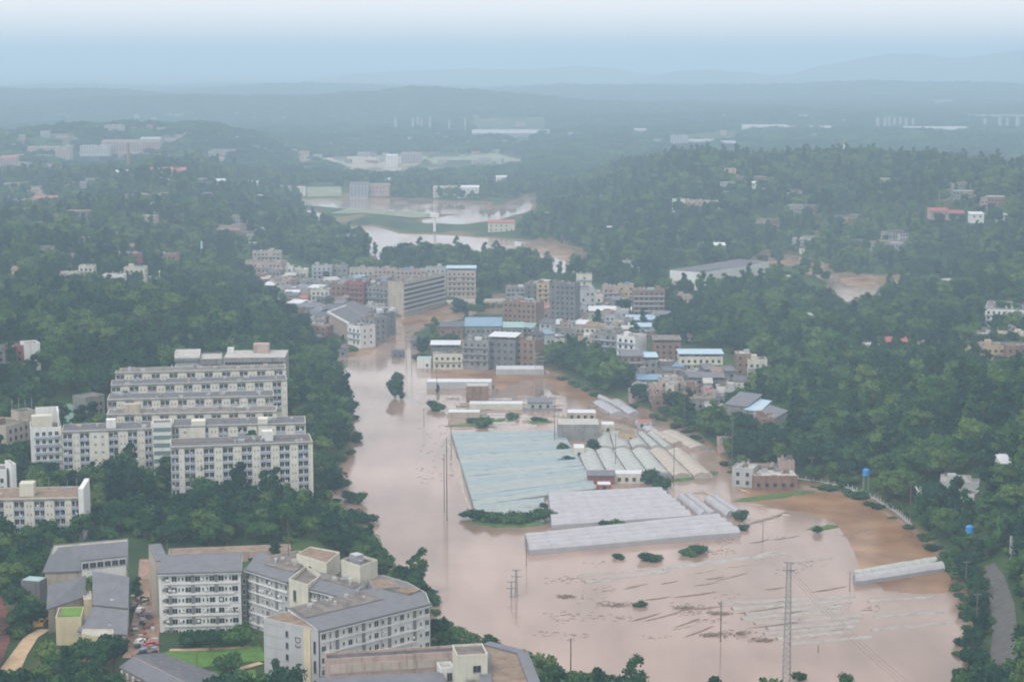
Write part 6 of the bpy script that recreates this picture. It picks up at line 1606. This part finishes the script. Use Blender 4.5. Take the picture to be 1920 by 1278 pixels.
# which near trees are in view and nearest
PXs = CX + F * nx / ny; PYs = np.array([PX(a, b, c + 6)[1] for a, b, c in zip(nx, ny, nz_)])
inview = (PXs > -10) & (PXs < 1930) & (PYs < 1290) & (PYs > 0)
order = np.argsort(np.where(inview, ny, 1e9))
single = set(order[:300].tolist()) if inview.sum() > 300 else set(np.where(inview)[0].tolist())
def region(px, py, y):
    if px < 240 and py > 1040: return ('leafy tree in the thicket around the front left grey roofs', 'thicket trees around the front left roofs')
    if px < 700 and py > 1030: return ('leafy tree growing among the buildings near the market street', 'trees among the front buildings')
    if px < 320: return ('dark tree in the wood between the two dormitories on the left', 'trees of the wood between the dormitories')
    if px < 700: return ('dark green tree in the wood below the long dormitory', 'trees of the wood below the long dormitory')
    if px < 1250: return ('green tree on the grassy river bank at the bottom of the picture', 'river bank trees at the bottom')
    return ('roadside tree in the dense green belt at the lower right', 'roadside trees at the lower right')
LMK = [(20, 1080, 'below the edge dormitory at the far left'), (120, 1240, 'in the thicket under the curved cream building'), (60, 1240, 'beside the tan earth path'), (255, 1090, 'lining the market street on its left'), (190, 980, 'right of the edge dormitory end wall'), (90, 880, 'between stair tower and edge dormitory'),
 (230, 900, 'in the middle of the wood left of the long dormitory'), (290, 960, 'at the right side of the left wood'), (350, 960, 'under the left corner of the long dormitory'), (440, 950, 'under the middle of the long dormitory'), (540, 950, 'under the right corner of the long dormitory'), (400, 1010, 'behind the long low pinkish building'), (560, 1000, 'behind the cream stair houses'), (630, 960, 'on the bank behind the half drowned tree'),
 (610, 850, 'on the river bank right of the long dormitory'), (830, 1200, 'on the bank at the white apartment block corner'), (1020, 1260, 'on the bank beside the grey tiled rim'), (1110, 1275, 'on the bank by the transformer pole'), (1800, 1040, 'below the lower blue tank'), (1820, 1130, 'along the shore road, upper stretch'), (1830, 1230, 'along the shore road, lower stretch'), (1900, 1130, 'right of the shore road, upper stretch'), (1905, 1230, 'right of the shore road, lower stretch'), (640, 1090, 'in the courtyard behind the curved roof')]
KP = [.30, .22, .12, .10, .18, .08]
for i in sorted(single):
    lab, grp = region(PXs[i], PYs[i], ny[i]); k = rnd.choices(range(6), KP)[0]
    kw = ['rounded leafy', 'broad crowned', 'tall dark slender', 'light yellow green', 'very dark rounded', 'slim upright'][k]
    near = None
    for (lx, ly, nm_) in LMK:
        dd = math.hypot(PXs[i] - lx, (PYs[i] - ly) * 1.4)
        if near is None or dd < near[0]: near = (dd, nm_)
    lab = kw + ' tree ' + near[1]; grp = 'trees ' + near[1]
    if 980 < PXs[i] < 1220 and PYs[i] > 1150:
        put_tree(nx[i], ny[i], 'bush', rnd.uniform(.6, 1.15), 'low bush ' + near[1], 'bushes ' + near[1], .8, float(nz_[i])); continue
    put_tree(nx[i], ny[i], k, rnd.uniform(.62, 1.08), lab, grp, rnd.uniform(.8, 1.1), float(nz_[i]))
rest = np.array([i for i in range(len(nx)) if i not in single], int)

proto = bpy.data.collections.new('woodland_sources')     # instance sources, never placed by themselves
def src(me, nm):
    o = bpy.data.objects.new(nm, me); proto.objects.link(o); return o
for i, me in enumerate(CROWNS): src(me, 'kind_%d' % i)
proto2 = bpy.data.collections.new('grove_sources')
for i, me in enumerate(GROVES): proto2.objects.link(bpy.data.objects.new('grove_%d' % i, me))

def gn_wood(name, X, Y, Z, coll, smin, smax, seed, szmul=1.0):
    me = bpy.data.meshes.new(name); me.from_pydata([(float(a), float(b), float(c) - .4) for a, b, c in zip(X, Y, Z)], [], [])
    o = link(name, me, kind='stuff')
    ng = bpy.data.node_groups.new(name, 'GeometryNodeTree')
    ng.interface.new_socket('Geometry', in_out='INPUT', socket_type='NodeSocketGeometry'); ng.interface.new_socket('Geometry', in_out='OUTPUT', socket_type='NodeSocketGeometry')
    n, l = ng.nodes, ng.links; gi = n.new('NodeGroupInput'); go = n.new('NodeGroupOutput')
    mp = n.new('GeometryNodeMeshToPoints'); ci = n.new('GeometryNodeCollectionInfo'); ci.inputs['Collection'].default_value = coll
    ci.inputs['Separate Children'].default_value = True; ci.inputs['Reset Children'].default_value = True
    ip = n.new('GeometryNodeInstanceOnPoints'); ip.inputs['Pick Instance'].default_value = True
    r1 = n.new('FunctionNodeRandomValue'); r1.data_type = 'INT'; r1.inputs[4].default_value = 0; r1.inputs[5].default_value = 60; r1.inputs['Seed'].default_value = seed
    r2 = n.new('FunctionNodeRandomValue'); r2.data_type = 'FLOAT'; r2.inputs[2].default_value = smin; r2.inputs[3].default_value = smax; r2.inputs['Seed'].default_value = seed + 1
    r3 = n.new('FunctionNodeRandomValue'); r3.data_type = 'FLOAT'; r3.inputs[2].default_value = 0; r3.inputs[3].default_value = 6.283; r3.inputs['Seed'].default_value = seed + 2
    r4 = n.new('FunctionNodeRandomValue'); r4.data_type = 'FLOAT'; r4.inputs[2].default_value = .75 * szmul; r4.inputs[3].default_value = 1.15 * szmul; r4.inputs['Seed'].default_value = seed + 3
    cb = n.new('ShaderNodeCombineXYZ'); l.new(r3.outputs[1], cb.inputs[2])
    mu = n.new('ShaderNodeMath'); mu.operation = 'MULTIPLY'; l.new(r2.outputs[1], mu.inputs[0]); l.new(r4.outputs[1], mu.inputs[1])
    cs = n.new('ShaderNodeCombineXYZ'); l.new(r2.outputs[1], cs.inputs[0]); l.new(r2.outputs[1], cs.inputs[1]); l.new(mu.outputs[0], cs.inputs[2])
    l.new(gi.outputs[0], mp.inputs[0]); l.new(mp.outputs[0], ip.inputs['Points']); l.new(ci.outputs[0], ip.inputs['Instance'])
    l.new(r1.outputs[2], ip.inputs['Instance Index']); l.new(cb.outputs[0], ip.inputs['Rotation']); l.new(cs.outputs[0], ip.inputs['Scale']); l.new(ip.outputs[0], go.inputs[0])
    md = o.modifiers.new('woods', 'NODES'); md.node_group = ng
    return o
# scrub and low growth in the clearings between the trees
def scrub(y0, y1, step):
    ys = np.arange(y0, y1, step); P = []
    for y in ys:
        w = .40 * y; xs = np.arange(-w, w, step); P.append(np.stack([xs + rs.uniform(-.5, .5, len(xs)) * step, np.full(len(xs), y) + rs.uniform(-.5, .5, len(xs)) * step], 1))
    P = np.concatenate(P); X, Y = P[:, 0], P[:, 1]
    k = (water_dist(X, Y) < -1.5) & ((fbm(X / 90, Y / 90, 3, 55) > .53) | (water_dist(X, Y, SPY) > 0) | ((Y < 800) & (rs.rand(len(X)) < .35))) & (water_dist(X, Y, TP) < 0) & (water_dist(X, Y, FPY) < 0)
    X, Y = X[k], Y[k]; k = (rs.rand(len(X)) < .75) & ~cleared(X, Y); return X[k], Y[k]
sx1, sy1 = scrub(440, 1500, 4.6); sx2, sy2 = scrub(1500, 2600, 8.0)
proto3 = bpy.data.collections.new('scrub_sources')
for i, me in enumerate([BUSH, crown_mesh('crown_bush_pale', 17, 7, 380, .3, LEAF_Y, 'bush')]): proto3.objects.link(bpy.data.objects.new('scrub_%d' % i, me))
SX, SY_ = np.concatenate([sx1, sx2]), np.concatenate([sy1, sy2]); SZ = hfun(SX, SY_)
gn_wood_later = (SX, SY_, SZ)
gn_wood('woodland', np.concatenate([nx[rest], mx_]), np.concatenate([ny[rest], my_]), np.concatenate([nz_[rest], mz_]), proto, .45, 1.6, 3)
gn_wood('far_woodland', fx_, fy_, fz_, proto2, .9, 1.5, 9, .9)
gn_wood('scrub', SX, SY_, SZ, proto3, .7, 1.7, 31)
print('HOUSES', len([o for o in bpy.data.objects if o.name.startswith('house') and o.parent is None]))
print('TREES', len(SX), len(nx), int(inview.sum()), len(mx_), len(fx_), 'objects', len(bpy.data.objects))
